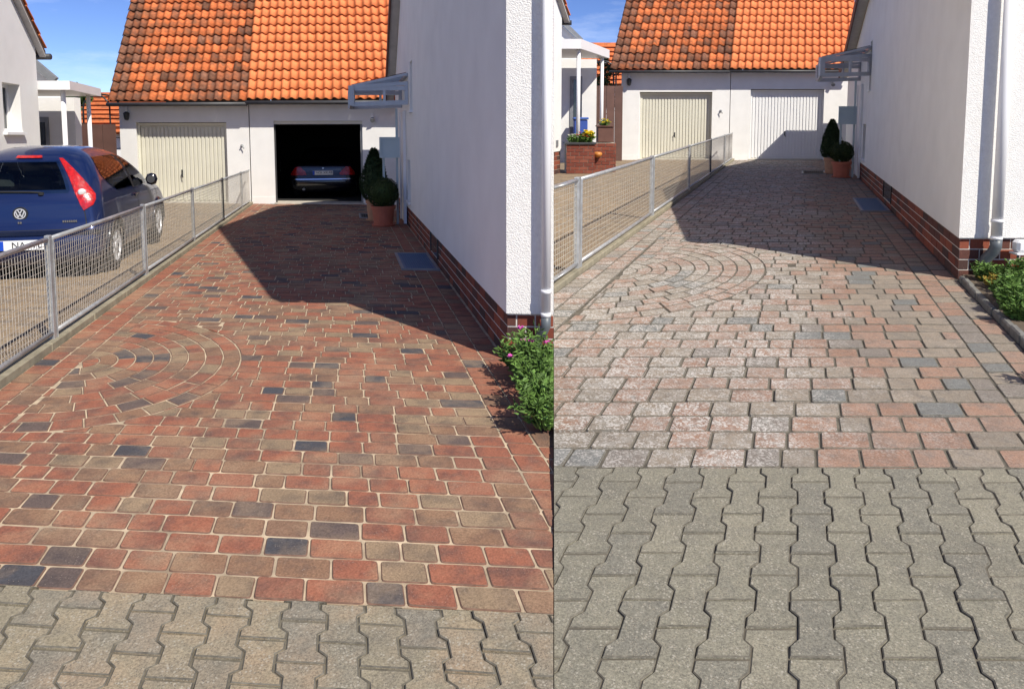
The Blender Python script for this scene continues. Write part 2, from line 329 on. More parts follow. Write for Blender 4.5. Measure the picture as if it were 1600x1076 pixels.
def lay(w, root, recs, name, field, limit=300, depth=.03, ch=.006, top=0., tilt=.0012, edge=None):
    """recs: (outline in XY, material). The nearest become parts, the rest one mesh"""
    vis = []
    for poly, mt in recs:
        c = sum(poly, Vector((0, 0))) / len(poly); px = proj((c.x, c.y, w.gz(c.y)))
        if -160 < px[0] < 1900 and px[1] < 1300:
            d = CUTN.dot(Vector((c.x, c.y, w.gz(c.y))) - CUTP) * (1 if w.side == 'L' else -1)
            if d < .2: vis.append((c.y, d, poly, mt))
    vis.sort(key=lambda r: r[0]); k = 0; rest = {}
    for y, d, poly, mt in vis:
        if k < limit:
            mb = MB(); add_stone(mb, w, poly, top, depth, ch, tilt)
            if mb.build(name, [mt, edge or mt], root, cut=w.side if d > -.25 else None): k += 1
        else: rest.setdefault(mt.name, (mt, []))[1].append(poly)
    if rest:
        mb = MB(); mats = []
        for mt, ps in rest.values():
            mi = len(mats); mats += [mt, edge or mt]; n0 = len(mb.f)
            for p in ps: add_stone(mb, w, p, top, depth, ch, tilt)
            for i in range(n0, len(mb.f)): mb.m[i] += mi
        mb.build(field, mats, root, cut=w.side, kind='stuff')
def drive_stones(w, u0, u1, v0, v1, row, lens, gap, bw, arc, mat, matb, seg, rad, arcs):
    recs = []; tov = lambda p: Vector(w.xy(p[0], p[1]))
    ac, ar = Vector((arc[0], arc[1])), arc[2]; st = arc[3]
    def inarc(p): return math.hypot(p[0] - ac.x, (p[1] - ac.y) / st) < ar
    def emit(q, mt, r=rad, clampit=True):
        q = [Vector((x + rnd.uniform(-.0025, .0025), y + rnd.uniform(-.0025, .0025))) for x, y in q]
        o = rounded(q, r, seg)
        if clampit:
            ins = [inarc(p) for p in q]
            if all(ins): return
            if any(ins):
                dense = []
                for i, p in enumerate(o):
                    nx = o[(i + 1) % len(o)]; dense.append(p)
                    if (nx - p).length > .06: dense += [p.lerp(nx, .33), p.lerp(nx, .67)]
                o = []
                for p in dense:
                    d = Vector((p.x - ac.x, (p.y - ac.y) / st))
                    if d.length < ar + .004: d = d.normalized() * (ar + .004); p = Vector((ac.x + d.x, ac.y + d.y * st))
                    if not o or (p - o[-1]).length > .008: o.append(p)
                if (o[0] - o[-1]).length < .008: o.pop()
                A = abs(sum(o[i - 1].x * p.y - p.x * o[i - 1].y for i, p in enumerate(o))) / 2
                if len(o) < 3 or A < .1 * row * lens[0]: return
        recs.append(([tov(p) for p in o], mt))
    nb = 2
    for i in range(nb):                                   # running borders along kerb and wall
        for ua in (u0 + i * bw, u1 - (i + 1) * bw):
            v = v0 - rnd.uniform(0, .1)
            while v < v1:
                ln = rnd.choice((lens[1], lens[1], lens[2], lens[0]))
                if v > v0 - .12: emit([(ua + gap / 2, max(v, v0) + gap / 2), (ua + bw - gap / 2, max(v, v0) + gap / 2), (ua + bw - gap / 2, v + ln - gap / 2), (ua + gap / 2, v + ln - gap / 2)], matb, clampit=False)
                v += ln
    v = v0; ul, ur = u0 + nb * bw, u1 - nb * bw
    while v < v1:
        u = ul - rnd.uniform(0, lens[1])
        while u < ur - .02:
            ln = rnd.choice(lens + lens[1:]); a, b = max(u, ul), min(u + ln, ur)
            if ur - b < .06: b = ur
            if b - a > .05: emit([(a + gap / 2, v + gap / 2), (b - gap / 2, v + gap / 2), (b - gap / 2, v + row - gap / 2), (a + gap / 2, v + row - gap / 2)], mat)
            u = u + ln if b < ur else ur
        v += row
    rw = ar / arcs                                         # the fan of ring courses
    for k in range(arcs):
        r0, r1 = k * rw, (k + 1) * rw; n = max(3, round(math.pi * (r0 + r1) / 2 / (lens[1] * 1.02))); off = rnd.uniform(0, .5)
        edges = [-math.pi / 2] + [-math.pi / 2 + math.pi * (i + off) / n for i in range(n + 1) if 0 < i + off < n] + [math.pi / 2]
        for a0, a1 in zip(edges, edges[1:]):
            if (a1 - a0) * (r0 + r1) / 2 < .03: continue
            gi = gap / 2; m_ = max(1, int((a1 - a0) / .12)); q = []
            ra, rb = r0 + gi, r1 - gi
            for j in range(m_ + 1): t = a0 + gi / max(rb, .05) + (a1 - a0 - 2 * gi / max(rb, .05)) * j / m_; q.append((t, rb))
            for j in range(m_ + 1): t = a1 - gi / max(ra, .08) - (a1 - a0 - 2 * gi / max(ra, .08)) * j / m_; q.append((t, ra))
            o = [Vector((ac.x + math.cos(t) * r, ac.y + math.sin(t) * r * st)) for t, r in q]
            o = [Vector((max(p.x, ul + gap / 2), p.y)) for p in o]; o2 = []
            for p in o:
                if not o2 or (p - o2[-1]).length > .004: o2.append(p)
            o = o2; A = abs(sum(o[i - 1].x * p.y - p.x * o[i - 1].y for i, p in enumerate(o))) / 2
            if len(o) >= 3 and A > .0015: recs.append(([tov(p) for p in o], mat))
    return recs
UK_L, V0_L, V1_L = -3.53, -2.95, 12.75
UK_R, V0_R, V1_R = -3.83, -3.96, 19.15
drv = slab('driveway', LP, [(UK_L, V0_L), (.5, V0_L), (.5, V1_L), (UK_L, V1_L)], -.0045, .06, SAND)
tag(drv, 'red and charcoal cobbled driveway with pale sand joints and a fan motif', 'driveway')
ua, va = LP.uv(-3.48, 5.27)
recs = drive_stones(LP, UK_L, -.004, V0_L, V1_L, 0.14, [.15, .188, .225], .0082, .165, (UK_L + .33, va + .06, 1.2, 1.08), MAT_PL, MAT_PB, 3, .016, 9)
lay(LP, drv, recs, 'paver', 'paver_field', ch=.0035, edge=EDGE_L)
drv = slab('driveway', RP, [(UK_R - .4, V0_R), (.3, V0_R), (.3, V1_R), (UK_R, V1_R)], -.007, .06, JOINT_D)
tag(drv, 'weathered cobbled driveway mottled with pale lichen and dark joints', 'driveway')
recs = drive_stones(RP, UK_R, -.004, V0_R, V1_R, .197, [.17, .215, .255], .010, .19, (UK_R + .40, .35, 1.5, 1.25), MAT_PR, MAT_PR, 2, .012, 10)
lay(RP, drv, recs, 'paver', 'paver_field', ch=.004, edge=EDGE_D, tilt=.002)

def iblocks(w, u0, u1, vtop, n, pitch, ln, gap, mat, root):
    recs = []; a = .027
    ncol = int((u1 - u0) / pitch) + 1
    for c in range(ncol):
        uc = u0 + c * pitch; odd = c % 2
        wide, nar = pitch / 2 + a / 2 - gap / 2, pitch / 2 - a / 2 - gap / 2
        v = vtop - gap / 2 + (ln / 2 if odd else 0)
        for r in range(n):
            t, b = v - gap / 2, v - ln + gap / 2; q = []
            b += .004; L_ = t - b; e1, e2 = L_ * .18, L_ * .30
            prof = [(wide, 0), (wide, e1), (nar, e2), (nar, L_ - e2), (wide, L_ - e1), (wide, L_)]
            pts = [(uc + x, t - y) for x, y in prof] + [(uc - x, t - y) for x, y in reversed(prof)]
            pts = [Vector((x, min(y, vtop - gap / 2))) for x, y in pts]
            o = []
            for p in pts:
                if not o or (p - o[-1]).length > .004: o.append(p)
            if len(o) > 3 and max(p.y for p in o) - min(p.y for p in o) > .02:
                jt = .0015 if r else 0; recs.append(([Vector(w.xy(p.x + rnd.uniform(-jt, jt), p.y + rnd.uniform(-jt, jt))) for p in o], mat))
            v -= ln
    return recs
side = slab('pavement', LP, [(-4.4, V0_L - 2.5), (.9, V0_L - 2.5), (.9, V0_L - .004), (-4.4, V0_L - .004)], -.007, .06, JOINT_S)
tag(side, 'sandy interlocking concrete pavement below the clean red driveway', 'pavement')
lay(LP, side, iblocks(LP, -4.2, .8, V0_L, 7, .135, .205, .0055, MAT_SL, side), 'paving_block', 'block_field', ch=.003, tilt=.002, edge=EDGE_D)
side = slab('pavement', RP, [(-6.0, V0_R - 3.0), (2.2, V0_R - 3.0), (2.2, V0_R - .004), (-6.0, V0_R - .004)], -.007, .06, JOINT_D)
tag(side, 'grey interlocking concrete pavement below the lichen covered driveway', 'pavement')
lay(RP, side, iblocks(RP, -5.4, 1.6, V0_R, 10, .143, .27, .005, MAT_SR, side), 'paving_block', 'block_field', ch=.003, tilt=.002, edge=EDGE_D)

# neighbours' yards beyond the fences
def yard(w, u0, v0, v1, uk, bw, bl, label):
    y = slab('yard', w, [(u0, v0), (uk, v0), (uk, v1), (u0, v1)], -.012, .05, JOINT_S); tag(y, label, 'yard')
    recs = []; v = v0; r = 0
    while v < v1:
        u = uk - .012 - (bl / 2 if r % 2 else 0)
        while u > u0:
            q = [Vector((u - bl + .004, v + .004)), Vector((u - .004, v + .004)), Vector((u - .004, v + bw - .004)), Vector((u - bl + .004, v + bw - .004))]
            recs.append(([Vector(w.xy(p.x, p.y)) for p in q], MAT_YARD)); u -= bl
        v += bw; r += 1
    lay(w, y, recs, 'paver', 'paver_field', limit=200, ch=.004)
yard(LP, UK_L - 6.5, -3.0, 13.0, UK_L - .13, .105, .2, 'brownish block paved yard under the parked blue car')
yard(RP, UK_R - 5.5, -2.0, 19.1, UK_R - .13, .12, .2, 'brownish block paved yard behind the fence by the flower planters')

# ---------------------------------------------------------------- kerbs and fences
def kerb(w, uk, v0, v1, step, label):
    k = thing('kerb', label, 'kerb', w.P(uk, v0, 0), kind='structure'); v = v0
    while v < v1:
        m = MB(); j = rnd.uniform(-.004, .004); m.obox(w, uk - .11 + j, uk - .008 + j, v + .003, min(v + step, v1) - .003, -.1, .055 + rnd.uniform(-.003, .003))
        m.build('kerb_stone', KERBM, k, cut=w.side, bevel=.008); v += step
def fence(w, uf, ys, yend, y0, hp, sc, label):
    f = thing('wire_fence', label, 'fence', w.P(uf, ys[0] - w.oy - w.uy * uf, 0))
    P = lambda y, h, du=0: w.P(uf + du, (y - w.oy - w.uy * uf), h)
    stops = [y0] + list(ys) + [yend]
    for i, y in enumerate(ys):
        m = MB(); t = .022 * sc
        m.obox(w, uf - t, uf + t, y - w.oy - w.uy * uf - .030 * sc, y - w.oy - w.uy * uf + .030 * sc, -.05, hp)
        if i in (0, 1): m.obox(w, uf - t * 1.35, uf + t * 1.35, y - w.oy - w.uy * uf + .034 * sc, y - w.oy - w.uy * uf + .044 * sc, .02, hp - .03)
        m.build('post', DARKM if i == 3 else GALV, f, bevel=.004)  # fourth post: shade falling on the fence put in as dark metal
    for a, b in zip(stops, stops[1:]):
        a2, b2 = a + .033 * sc, b - .033 * sc
        for h, n_ in ((hp - .03, 'top_rail'), (.10, 'bottom_rail')):
            m = MB(); m.tube([P(a2, h), P((a2 + b2) / 2, h - .004), P(b2, h)], .019 * sc, 10); m.build(n_, GALV, f, cut=w.side, smooth=True)
        m = MB(); n = max(3, int((b2 - a2) / (.047 * sc))); nh = 16; h0, h1 = .10, hp - .03
        for i in range(n + 1):
            y = a2 + (b2 - a2) * i / n; wob = .004 * sc
            m.tube([P(y + (rnd.uniform(-.002, .002)), h0), P(y, (h0 + h1) / 2, wob * (i % 2)), P(y, h1)], 0.0022 * sc, 3, cap=False)
        for j in range(1, nh):
            h = h0 + (h1 - h0) * j / nh; m.tube([P(a2, h), P((a2 + b2) / 2, h + rnd.uniform(-.004, .004), .003), P(b2, h)], 0.0025 * sc, 3, cap=False)
        m.build('wire_mesh', WIREM, f, cut=w.side)
kerb(LP, UK_L, V0_L, V1_L, .98, 'low concrete kerb under the fence beside the blue car')
kerb(RP, UK_R, V0_R + .8, V1_R, 1.3, 'low concrete kerb under the fence beside the lichen covered driveway')
fence(LP, UK_L - .06, [5.76, 8.49, 11.3, 14.1, 16.7], 18.15, 3.1, .88, 1.0, 'galvanised wire mesh fence in front of the blue parked car')
fence(RP, UK_R - .06, [7.58, 11.5, 15.5, 19.4, 23.2], 26.0, 4.0, 1.0, 1.25, 'galvanised wire mesh fence running past the brick flower planter')

# ---------------------------------------------------------------- garages
def tile_mesh(w, name, tw, tl, pitch):
    """one pantile in the roof's own oblique frame, swept S profile with thick lip"""
    prof = [(0, .014), (.12, .040), (.27, .050), (.42, .034), (.56, .004), (.72, -.012), (.88, -.006), (1.0, .014)]
    cp, sp = math.cos(pitch), math.sin(pitch); vs = []; n = len(prof)
    def pt(a, s, h):   # a across, s up the slope, h off the slope
        v = s * cp - h * sp; return (w.g * (a * tw * 1.02 + w.k * v), w.g * (v + w.uy * a * tw), w.g * (s * sp + h * cp + w.sl * v))
    for s, lift in ((-.03, .056), (tl + .02, .004)):
        for a, h in prof: vs.append(pt(a, s, h * tw / .2 + lift))
    fs = [(i, i + 1, n + i + 1, n + i) for i in range(n - 1)]
    vs2 = [pt(a, -.027, h * tw / .2 + .038) for a, h in prof]; b = len(vs); vs += vs2
    fs += [(b + i, b + i + 1, i + 1, i) for i in range(n - 1)]
    me = bpy.data.meshes.new(name); me.from_pydata(vs, [], fs); me.polygons.foreach_set('use_smooth', [i < n - 1 for i in range(len(fs))]); return me
def roof(w, gar, u0, u1, ve, he, pitch, tw, tl, nrow, old, ztop):
    rf = MB(); cp, sp = math.cos(pitch), math.sin(pitch); Ls = tl * nrow + .4
    pt = lambda u, s, h: w.P(u, ve + s * cp - h * sp, he + s * sp + h * cp)
    lo = [pt(u0 + .02, .05, -.06), pt(u1, .05, -.06), pt(u1, Ls, -.06), pt(u0 + .02, Ls, -.06)]
    hi = [pt(u0 + .02, .05, -.02), pt(u1, .05, -.02), pt(u1, Ls, -.02), pt(u0 + .02, Ls, -.02)]
    rf.prism(lo, hi); top = pt(u0, Ls, 0)
    # rear slope and gables
    vr = ve + Ls * cp; hr = he + Ls * sp; vb = vr + 3.2
    rf.quad(w.P(u0 + .02, vr, hr - .04), w.P(u1, vr, hr - .04), w.P(u1, vb, he - .1), w.P(u0 + .02, vb, he - .1))
    ro = rf.build('roof', ROOFB, gar)
    base = rootloc(gar); ncol = max(1, round((u1 - u0) / tw)); tw2 = (u1 - u0) / ncol
    variants = {}
    for c in range(ncol):
        for r in range(nrow):
            if old:
                edge = c < 2 or c == ncol - 1 and r % 3; lowr = r < 3
                pd = .88 if edge else (.42 if r == 0 else .55 if r == 1 else .5 if r == 2 and c > ncol * .3 else .22 if r < 5 and c > ncol * .6 else .10 if c > 3 else .16)
                fld = .5 + .5 * math.sin(c * .9 + 1.3 * math.sin(r * .7)) * math.sin(r * .8 + c * .35 + 1); pd = pd if edge else min(.8, pd * (.15 + 1.1 * fld)); x_ = rnd.random(); mt = TILE_D if x_ < pd * .75 else TILE_MID if x_ < pd * 1.3 + .10 else TILE_O
            else: mt = TILE_N
            key = mt.name
            if key not in variants:
                me = tile_mesh(w, 'tile', tw2, tl, pitch); me.materials.append(mt); variants[key] = me
            o = bpy.data.objects.new('tile', variants[key]); C.objects.link(o); o.parent = ro
            p = Vector(pt(u0 + c * tw2, r * tl, 0)) - base
            o.location = p + Vector((rnd.uniform(-.005, .005), 0, rnd.uniform(-.006, .006))); o.rotation_euler = (rnd.gauss(0, .006), rnd.gauss(0, .01), rnd.gauss(0, .008))
    gt = MB(); gt.tube([w.P(u0 - .02, ve - .05, he - .075), w.P(u1 + .0, ve - .05, he - .075)], .05, 8); gt.build('gutter', GUTTER, gar, smooth=True)
def ribbed_door(w, u0, u1, v, h0, h1, mat, gar, nrib, frame):
    d = MB(); d.obox(w, u0, u1, v, v + .03, h0, h1); do = d.build('garage_door', mat, gar)
    step = (u1 - u0) / nrib
    for i in range(nrib):
        m = MB(); m.obox(w, u0 + step * (i + .14), u0 + step * (i + .86), v - .022, v - .002, h0 + .04, h1 - .04); m.build('slat', mat, do, bevel=.005)
    hd = MB(); uc = u0 + (u1 - u0) * .48; hc = h0 + (h1 - h0) * .38
    hd.obox(w, uc - .02, uc + .02, v - .03, v - .022, hc - .08, hc + .08); hd.obox(w, uc - .012, uc + .012, v - .085, v - .03, hc - .02, hc + .01); hd.tube([w.P(uc, v - .08, hc), w.P(uc + .03, v - .09, hc - .12)], .013, 6)
    hd.build('handle', DARKM, do)
    f = MB(); t = frame
    f.obox(w, u0 - t, u0 - .002, v - .05, v + .04, h0, h1 + t); f.obox(w, u1 + .002, u1 + t, v - .05, v + .04, h0, h1 + t); f.obox(w, u0 - .002, u1 + .002, v - .05, v + .04, h1 + .002, h1 + t)
    f.build('door_frame', mat, gar)
def garage(w, label, u0, u1, v, hw, du0, du1, dh, depth, door, joint):
    gar = thing('garage', label, 'garage', w.P(u0, v, 0)); T = .22
    m = MB()
    for a, b, h0, h1 in ((u0, du0, .16, hw), (du1, u1, .16, hw), (du0, du1, dh, hw)): m.obox(w, a, b, v, v + T, h0, h1)
    m.obox(w, u0, u0 + T, v + T, v + depth, 0, hw); m.obox(w, u1 - T, u1, v + T, v + depth, 0, hw); m.obox(w, u0, u1, v + depth, v + depth + T, 0, hw)
    m.build('wall', WHITE_W, gar)
    for a, b_ in ((u0, du0), (du1, u1)): b = MB(); b.obox(w, a, b_, v - .012, v + T, -.05, .158); b.build('plinth', WHITE_W, gar)
    s = MB(); s.obox(w, du0 - .02, du1 + .02, v - .03, v + T + .3, -.05, .035); s.build('threshold', CONC, gar)
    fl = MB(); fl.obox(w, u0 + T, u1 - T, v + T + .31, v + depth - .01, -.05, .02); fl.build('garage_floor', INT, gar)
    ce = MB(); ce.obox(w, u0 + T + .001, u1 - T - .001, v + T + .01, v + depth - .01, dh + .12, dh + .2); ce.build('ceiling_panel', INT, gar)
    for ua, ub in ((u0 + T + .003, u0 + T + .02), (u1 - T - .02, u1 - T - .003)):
        li = MB(); li.obox(w, ua, ub, v + T + .02, v + depth - .02, .02, dh + .11); li.build('shade_lining', INT, gar)  # dark sheets over the inner walls, carrying the painted gloom
    li = MB(); li.obox(w, u0 + T + .03, u1 - T - .03, v + depth - .05, v + depth - .02, .02, dh + .11); li.build('shade_lining', INT, gar)
    return gar
def yv(w, u, y): return y - w.oy - w.uy * u
# left place: wall corners at x -9.45 .. -6.42 .. -2.9, front at y about 18.05
VL = 12.72
uL = lambda x, v=VL: x - LP.ox - LP.k * v
u_a, u_b, u_c = uL(-9.88), uL(-6.52), uL(-2.7)
HE = 2.52
ga = garage(LP, 'white garage with cream ribbed door behind the parked blue car and an old mossy roof', u_a, u_b - .012, VL, HE, uL(-9.45), uL(-7.11), 2.03, 5.6, None, 0)
ribbed_door(LP, uL(-9.45) + .07, uL(-7.11) - .07, VL + .16, .03, 1.95, CREAM, ga, 21, .065)
roof(LP, ga, uL(-10.05), u_b, VL - .30, HE + .02, R(50), .205, .33, 13, True, 0)
gb = garage(LP, 'white garage standing open with a dark car parked inside it', u_b + .012, u_c, VL, HE, uL(-5.90), uL(-3.67), 2.06, 5.8, None, 0)
f = MB(); f.obox(LP, uL(-5.90), uL(-3.67), VL + .03, VL + .10, 1.98, 2.058); f.build('door_frame', CREAM, gb)
f = MB(); f.obox(LP, uL(-5.90) + .002, uL(-5.90) + .04, VL + .05, VL + .1, .04, 1.978); f.build('door_frame', GUTTER, gb)
f = MB(); f.obox(LP, uL(-3.67) - .05, uL(-3.67) - .002, VL + .05, VL + .1, .04, 1.978); f.build('door_frame', ZINC, gb)
roof(LP, gb, u_b, u_c + .2, VL - .30, HE + .05, R(50), .21, .33, 13, False, 0)
# right place
VR = 19.13
uR = lambda x, v=VR: x - RP.ox - RP.k * v
HE2 = 3.17
r_a, r_b, r_c = uR(3.90), uR(7.78), uR(12.1)
ga = garage(RP, 'white garage with cream ribbed door behind the brick planter and an old mossy roof', r_a, r_b - .012, VR, HE2, uR(4.55), uR(7.14), 2.42, 6, None, 0)
ribbed_door(RP, uR(4.55) + .08, uR(7.14) - .08, VR + .2, .03, 2.32, CREAM, ga, 22, .075)
roof(RP, ga, uR(3.58), r_b, VR - .34, HE2 + .02, R(50), .262, .385, 11, True, 0)
gb = garage(RP, 'white garage with a closed bright white ribbed door at the end of the weathered driveway', r_b + .012, r_c, VR, HE2, uR(8.50), uR(11.12), 2.52, 6, None, 0)
ribbed_door(RP, uR(8.50) + .06, uR(11.12) - .06, VR + .2, .03, 2.44, WHITE_D, gb, 22, .055)
roof(RP, gb, r_b, r_c + .1, VR - .34, HE2 + .03, R(50), .262, .385, 11, False, 0)

def wall_lamp(w, u, v, h, sc, label):
    t = thing('wall_lamp', label, 'lamp', w.P(u, v, h)); m = MB(); c = Vector(w.P(u, v - .1 * sc, h))
    m.lathe(c - Vector((0, 0, .10 * sc)), [(.02 * sc, -.02 * sc), (.05 * sc, 0), (.062 * sc, .06 * sc), (.075 * sc, .15 * sc), (.08 * sc, .155 * sc), (.02 * sc, .2 * sc)], 8); m.build('lantern', DARKM, t)
    m = MB(); m.tube([w.P(u, v - .005, h + .08 * sc), w.P(u, v - .1 * sc, h + .12 * sc), c + Vector((0, 0, .09 * sc))], .012 * sc, 6); m.build('bracket', DARKM, t)
    m = MB(); m.lathe(c + Vector((0, 0, .1 * sc)), [(.02 * sc, 0), (.028 * sc, .05 * sc), (.02 * sc, .11 * sc), (.005 * sc, .12 * sc)], 8); m.build('sensor', WHITE_P, t)
wall_lamp(LP, uL(-9.66), VL, 2.2, 1.0, 'black wall lantern on the garage behind the parked blue car')
wall_lamp(RP, uR(4.20), VR, 2.78, 1.3, 'black wall lantern on the garage behind the brick flower planter')
def wall_tap(w, u, v, h, sc, label):
    t = thing('wall_bell', label, 'bell', w.P(u, v, h)); m = MB(); ax = (Vector((1, 0, 0)), Vector((0, 0, 1)), Vector((0, -1, 0)))
    m.lathe(w.P(u, v - .002, h), [(.035 * sc, 0), (.035 * sc, .02 * sc), (.015 * sc, .05 * sc), (.02 * sc, .07 * sc)], 10, axis=ax); m.build('rosette', ZINC, t)
    m = MB(); m.tube([w.P(u, v - .06 * sc, h), w.P(u + .05 * sc, v - .07 * sc, h - .05 * sc), w.P(u + .05 * sc, v - .07 * sc, h - .08 * sc)], .012 * sc, 6); m.build('spout', ZINC, t)
wall_tap(LP, uL(-6.72), VL, 1.45, 1, 'small grey wall fitting on the pillar between the cream door and the open garage')
wall_tap(RP, uR(7.45), VR, 1.75, 1.3, 'small grey wall fitting on the pillar between the cream and the white garage doors')
def spot(w, u, v, h, sc, label):
    t = thing('floodlight', label, 'lamp', w.P(u, v, h)); m = MB(); m.obox(w, u - .03 * sc, u + .03 * sc, v - .05 * sc, v - .002, h - .05 * sc, h + .12 * sc); m.build('housing', WHITE_P, t)
    m = MB(); m.tube([w.P(u, v - .05 * sc, h), w.P(u, v - .14 * sc, h - .06 * sc)], [.035 * sc, .055 * sc], 10); m.build('lamp_head', ZINC, t)
spot(LP, uL(-3.42), VL, 2.12, 1, 'small white outdoor spotlight above the right pillar of the open garage')
spot(RP, uR(11.42), VR, 2.74, 1.3, 'small white outdoor spotlight right of the white garage door')

# ---------------------------------------------------------------- houses whose gable flanks each driveway
def bricks(w, parent, along, h0, nr, bh, bl, skip=None):
    """running bond on a plinth face; along(t, h, d) -> world point, t metres along the face, d proud of it; skip(t0,t1,row)"""
    T, fn = along; off = 0
    for r in range(nr):
        t = -bl * (.5 if r % 2 else 0) + off
        while t < T:
            a, b = max(t + .006, 0), min(t + bl - .006, T)
            if b - a > .03 and not (skip and skip(a, b, r)):
                ha, hb = h0 + r * bh + .005, h0 + (r + 1) * bh - .007; d = .003 + rnd.uniform(0, .001)
                m = MB(); m.prism([fn(a, ha, 0), fn(b, ha, 0), fn(b, ha, d), fn(a, ha, d)], [fn(a, hb, 0), fn(b, hb, 0), fn(b, hb, d), fn(a, hb, d)])
                m.build('brick', CLINKER, parent, cut=w.side)
            t += bl
def house(w, label, vr, hp, prof, nr, ubody, over, win, slot, cellar, bl, hfront):
    """prof: gable outline (v,h) from rear to front above the plinth"""
    ho = thing('house', label, 'house', w.P(0, 0, 0)); cut = w.side
    lb = MB(); ins = .018
    # gable wall with openings: strips between v stations
    def topv(v):
        for (v0, h0), (v1, h1) in zip(prof, prof[1:]):
            if min(v0, v1) - 1e-6 <= v <= max(v0, v1) + 1e-6: return h0 + (h1 - h0) * ((v - v0) / (v1 - v0) if v1 != v0 else 0)
        return prof[-1][1]
    st = sorted(set([0, vr] + [p[0] for p in prof if 0 < p[0] < vr] + [x for q in (win, slot) for x in q[:2]]))
    T = .3
    def wallpiece(v0, v1, a0, a1, b0, b1):
        lb.prism([w.P(0, v0, a0), w.P(T, v0, a0), w.P(T, v1, a1), w.P(0, v1, a1)], [w.P(0, v0, b0), w.P(T, v0, b0), w.P(T, v1, b1), w.P(0, v1, b1)])
    for v0, v1 in zip(st, st[1:]):
        e_ = 1e-4; t0, t1 = topv(v0 + e_) - .05, topv(v1 - e_) - .05; mid = (v0 + v1) / 2; lo = hp
        for q in sorted([q for q in (win, slot) if q[0] < mid < q[1]], key=lambda q: q[2]):
            wallpiece(v0, v1, lo, lo, q[2], q[2]); lo = q[3]
        wallpiece(v0, v1, lo, lo, t0, t1)
    lb.build('gable_wall', STUCCO, ho, cut=cut)
    fm = MB(); fm.obox(w, .0, ubody, -.016, -.001, hp, hfront); fm.build('front_wall', STUCCO_R, ho, cut=cut)
    bm_ = MB(); bm_.obox(w, T + .01, ubody, vr - .3, vr, 0, topv(vr) - .06); bm_.build('rear_wall', STUCCO, ho, cut=cut)
    # plinth
    pl = MB(); pl.obox(w, ins, ubody, ins, vr - .01, -.1, hp - .002); po = pl.build('plinth', MORTAR, ho, cut=cut)
    bh = hp / nr
    sk = lambda a, b, r: cellar and cellar[0] - .02 < (a + b) / 2 < cellar[1] + .02 and r >= nr - 3
    bricks(w, po, (vr - .05, lambda t, h, d: w.P(ins - d, t + .012, h)), -.012, nr, bh, bl, sk)
    bricks(w, po, (2.4, lambda t, h, d: w.P(t + .014, ins - d, h)), -.012, nr, bh, bl * (.62 if w.side == 'R' else .55))
    if cellar:
        c = MB(); c.obox(w, ins - .012, ins - .003, cellar[0], cellar[1], bh * (nr - 3) + .01, hp - .02); c.build('cellar_window', GLASS_D, ho)
        c = MB()
        for va, vb in ((cellar[0] - .05, cellar[0] - .003), (cellar[1] + .003, cellar[1] + .05)): c.obox(w, ins - .02, ins - .002, va, vb, bh * (nr - 3), hp - .01)
        c.build('window_frame', DARKM, ho)
    for q, nm in ((win, 'window'), (slot, 'window')):
        fr = MB(); a, b, h0, h1 = q[:4]
        fr.obox(w, .10, .16, a, a + .05, h0, h1); fr.obox(w, .10, .16, b - .05, b, h0, h1); fr.obox(w, .10, .16, a + .05, b - .05, h0, h0 + .05); fr.obox(w, .10, .16, a + .05, b - .05, h1 - .05, h1)
        wo = fr.build(nm, WHITE_P, ho); p = MB(); p.obox(w, .125, .135, a + .05, b - .05, h0 + .05, h1 - .05); p.build('pane', GLASS_D, wo)
        s = MB(); s.obox(w, -.05, .1, a - .04, b + .04, h0 - .045, h0 - .004); s.build('sill', WHITE_P, wo)
    ve_, he_ = prof[-1]
    if ve_ < -.2:
        bk = MB(); tri = [(-.02, 2.70), (-.02, he_ - .05), (ve_ + .05, he_ - .12)]  # added above the frame to fill a notch in the house's cast shadow
        bk.prism([w.P(.005, v, h) for v, h in tri], [w.P(.14, v, h) for v, h in tri]); bk.build('shadow_bracket', STUCCO, ho, cut=cut)
    # roof slabs over the gable with verge overhang
    rf = MB()
    for (v0, h0), (v1, h1) in zip(prof, prof[1:]):
        q = [(-over, v0, h0), (ubody + .3, v0, h0), (ubody + .3, v1, h1), (-over, v1, h1)]
        rf.prism([w.P(u, v, h + .03) for u, v, h in q], [w.P(u, v, h + .2) for u, v, h in q])
    rf.build('roof', TILE_N, ho, cut=cut)
    sf = MB(); bg_ = MB()
    for (v0, h0), (v1, h1) in zip(prof, prof[1:]):
        q = [(-over + .025, v0, h0), (-.003, v0, h0), (-.003, v1, h1), (-over + .025, v1, h1)]
        sf.prism([w.P(u, v, h - .04) for u, v, h in q], [w.P(u, v, h + .027) for u, v, h in q])
        q = [(-over - .012, v0, h0), (-over + .022, v0, h0), (-over + .022, v1, h1), (-over - .012, v1, h1)]
        bg_.prism([w.P(u, v, h - .07) for u, v, h in q], [w.P(u, v, h + .21) for u, v, h in q])
    sf.build('soffit', SOFFIT, ho, cut=cut); bg_.build('barge_board', BARGE, ho, cut=cut)
    return ho
Y2V = lambda w, y: y - w.oy
profL = [(11.85, 2.42), (11.2, 2.98), (9.6, 4.35), (8.0, 5.75), (2.6, 7.3), (-.75, 3.75)]  # unseen ridge and front eave are shaped for the shadow on the drive
house(LP, 'white rendered house with clinker brick base, right of the clean red driveway', 11.3, .36, profL, 4, 4, .2, (7.2, 7.62, 2.12, 2.95), (7.72, 8.3, .5, 1.25), (4.05, 4.75), .25, 3.55)
profR = [(17.9, 2.86), (14.75, 3.45), (11.0, 4.40), (5.4, 4.75), (-.02, 2.98)]  # unseen ridge and rear end shaped for the shadow on drive and door
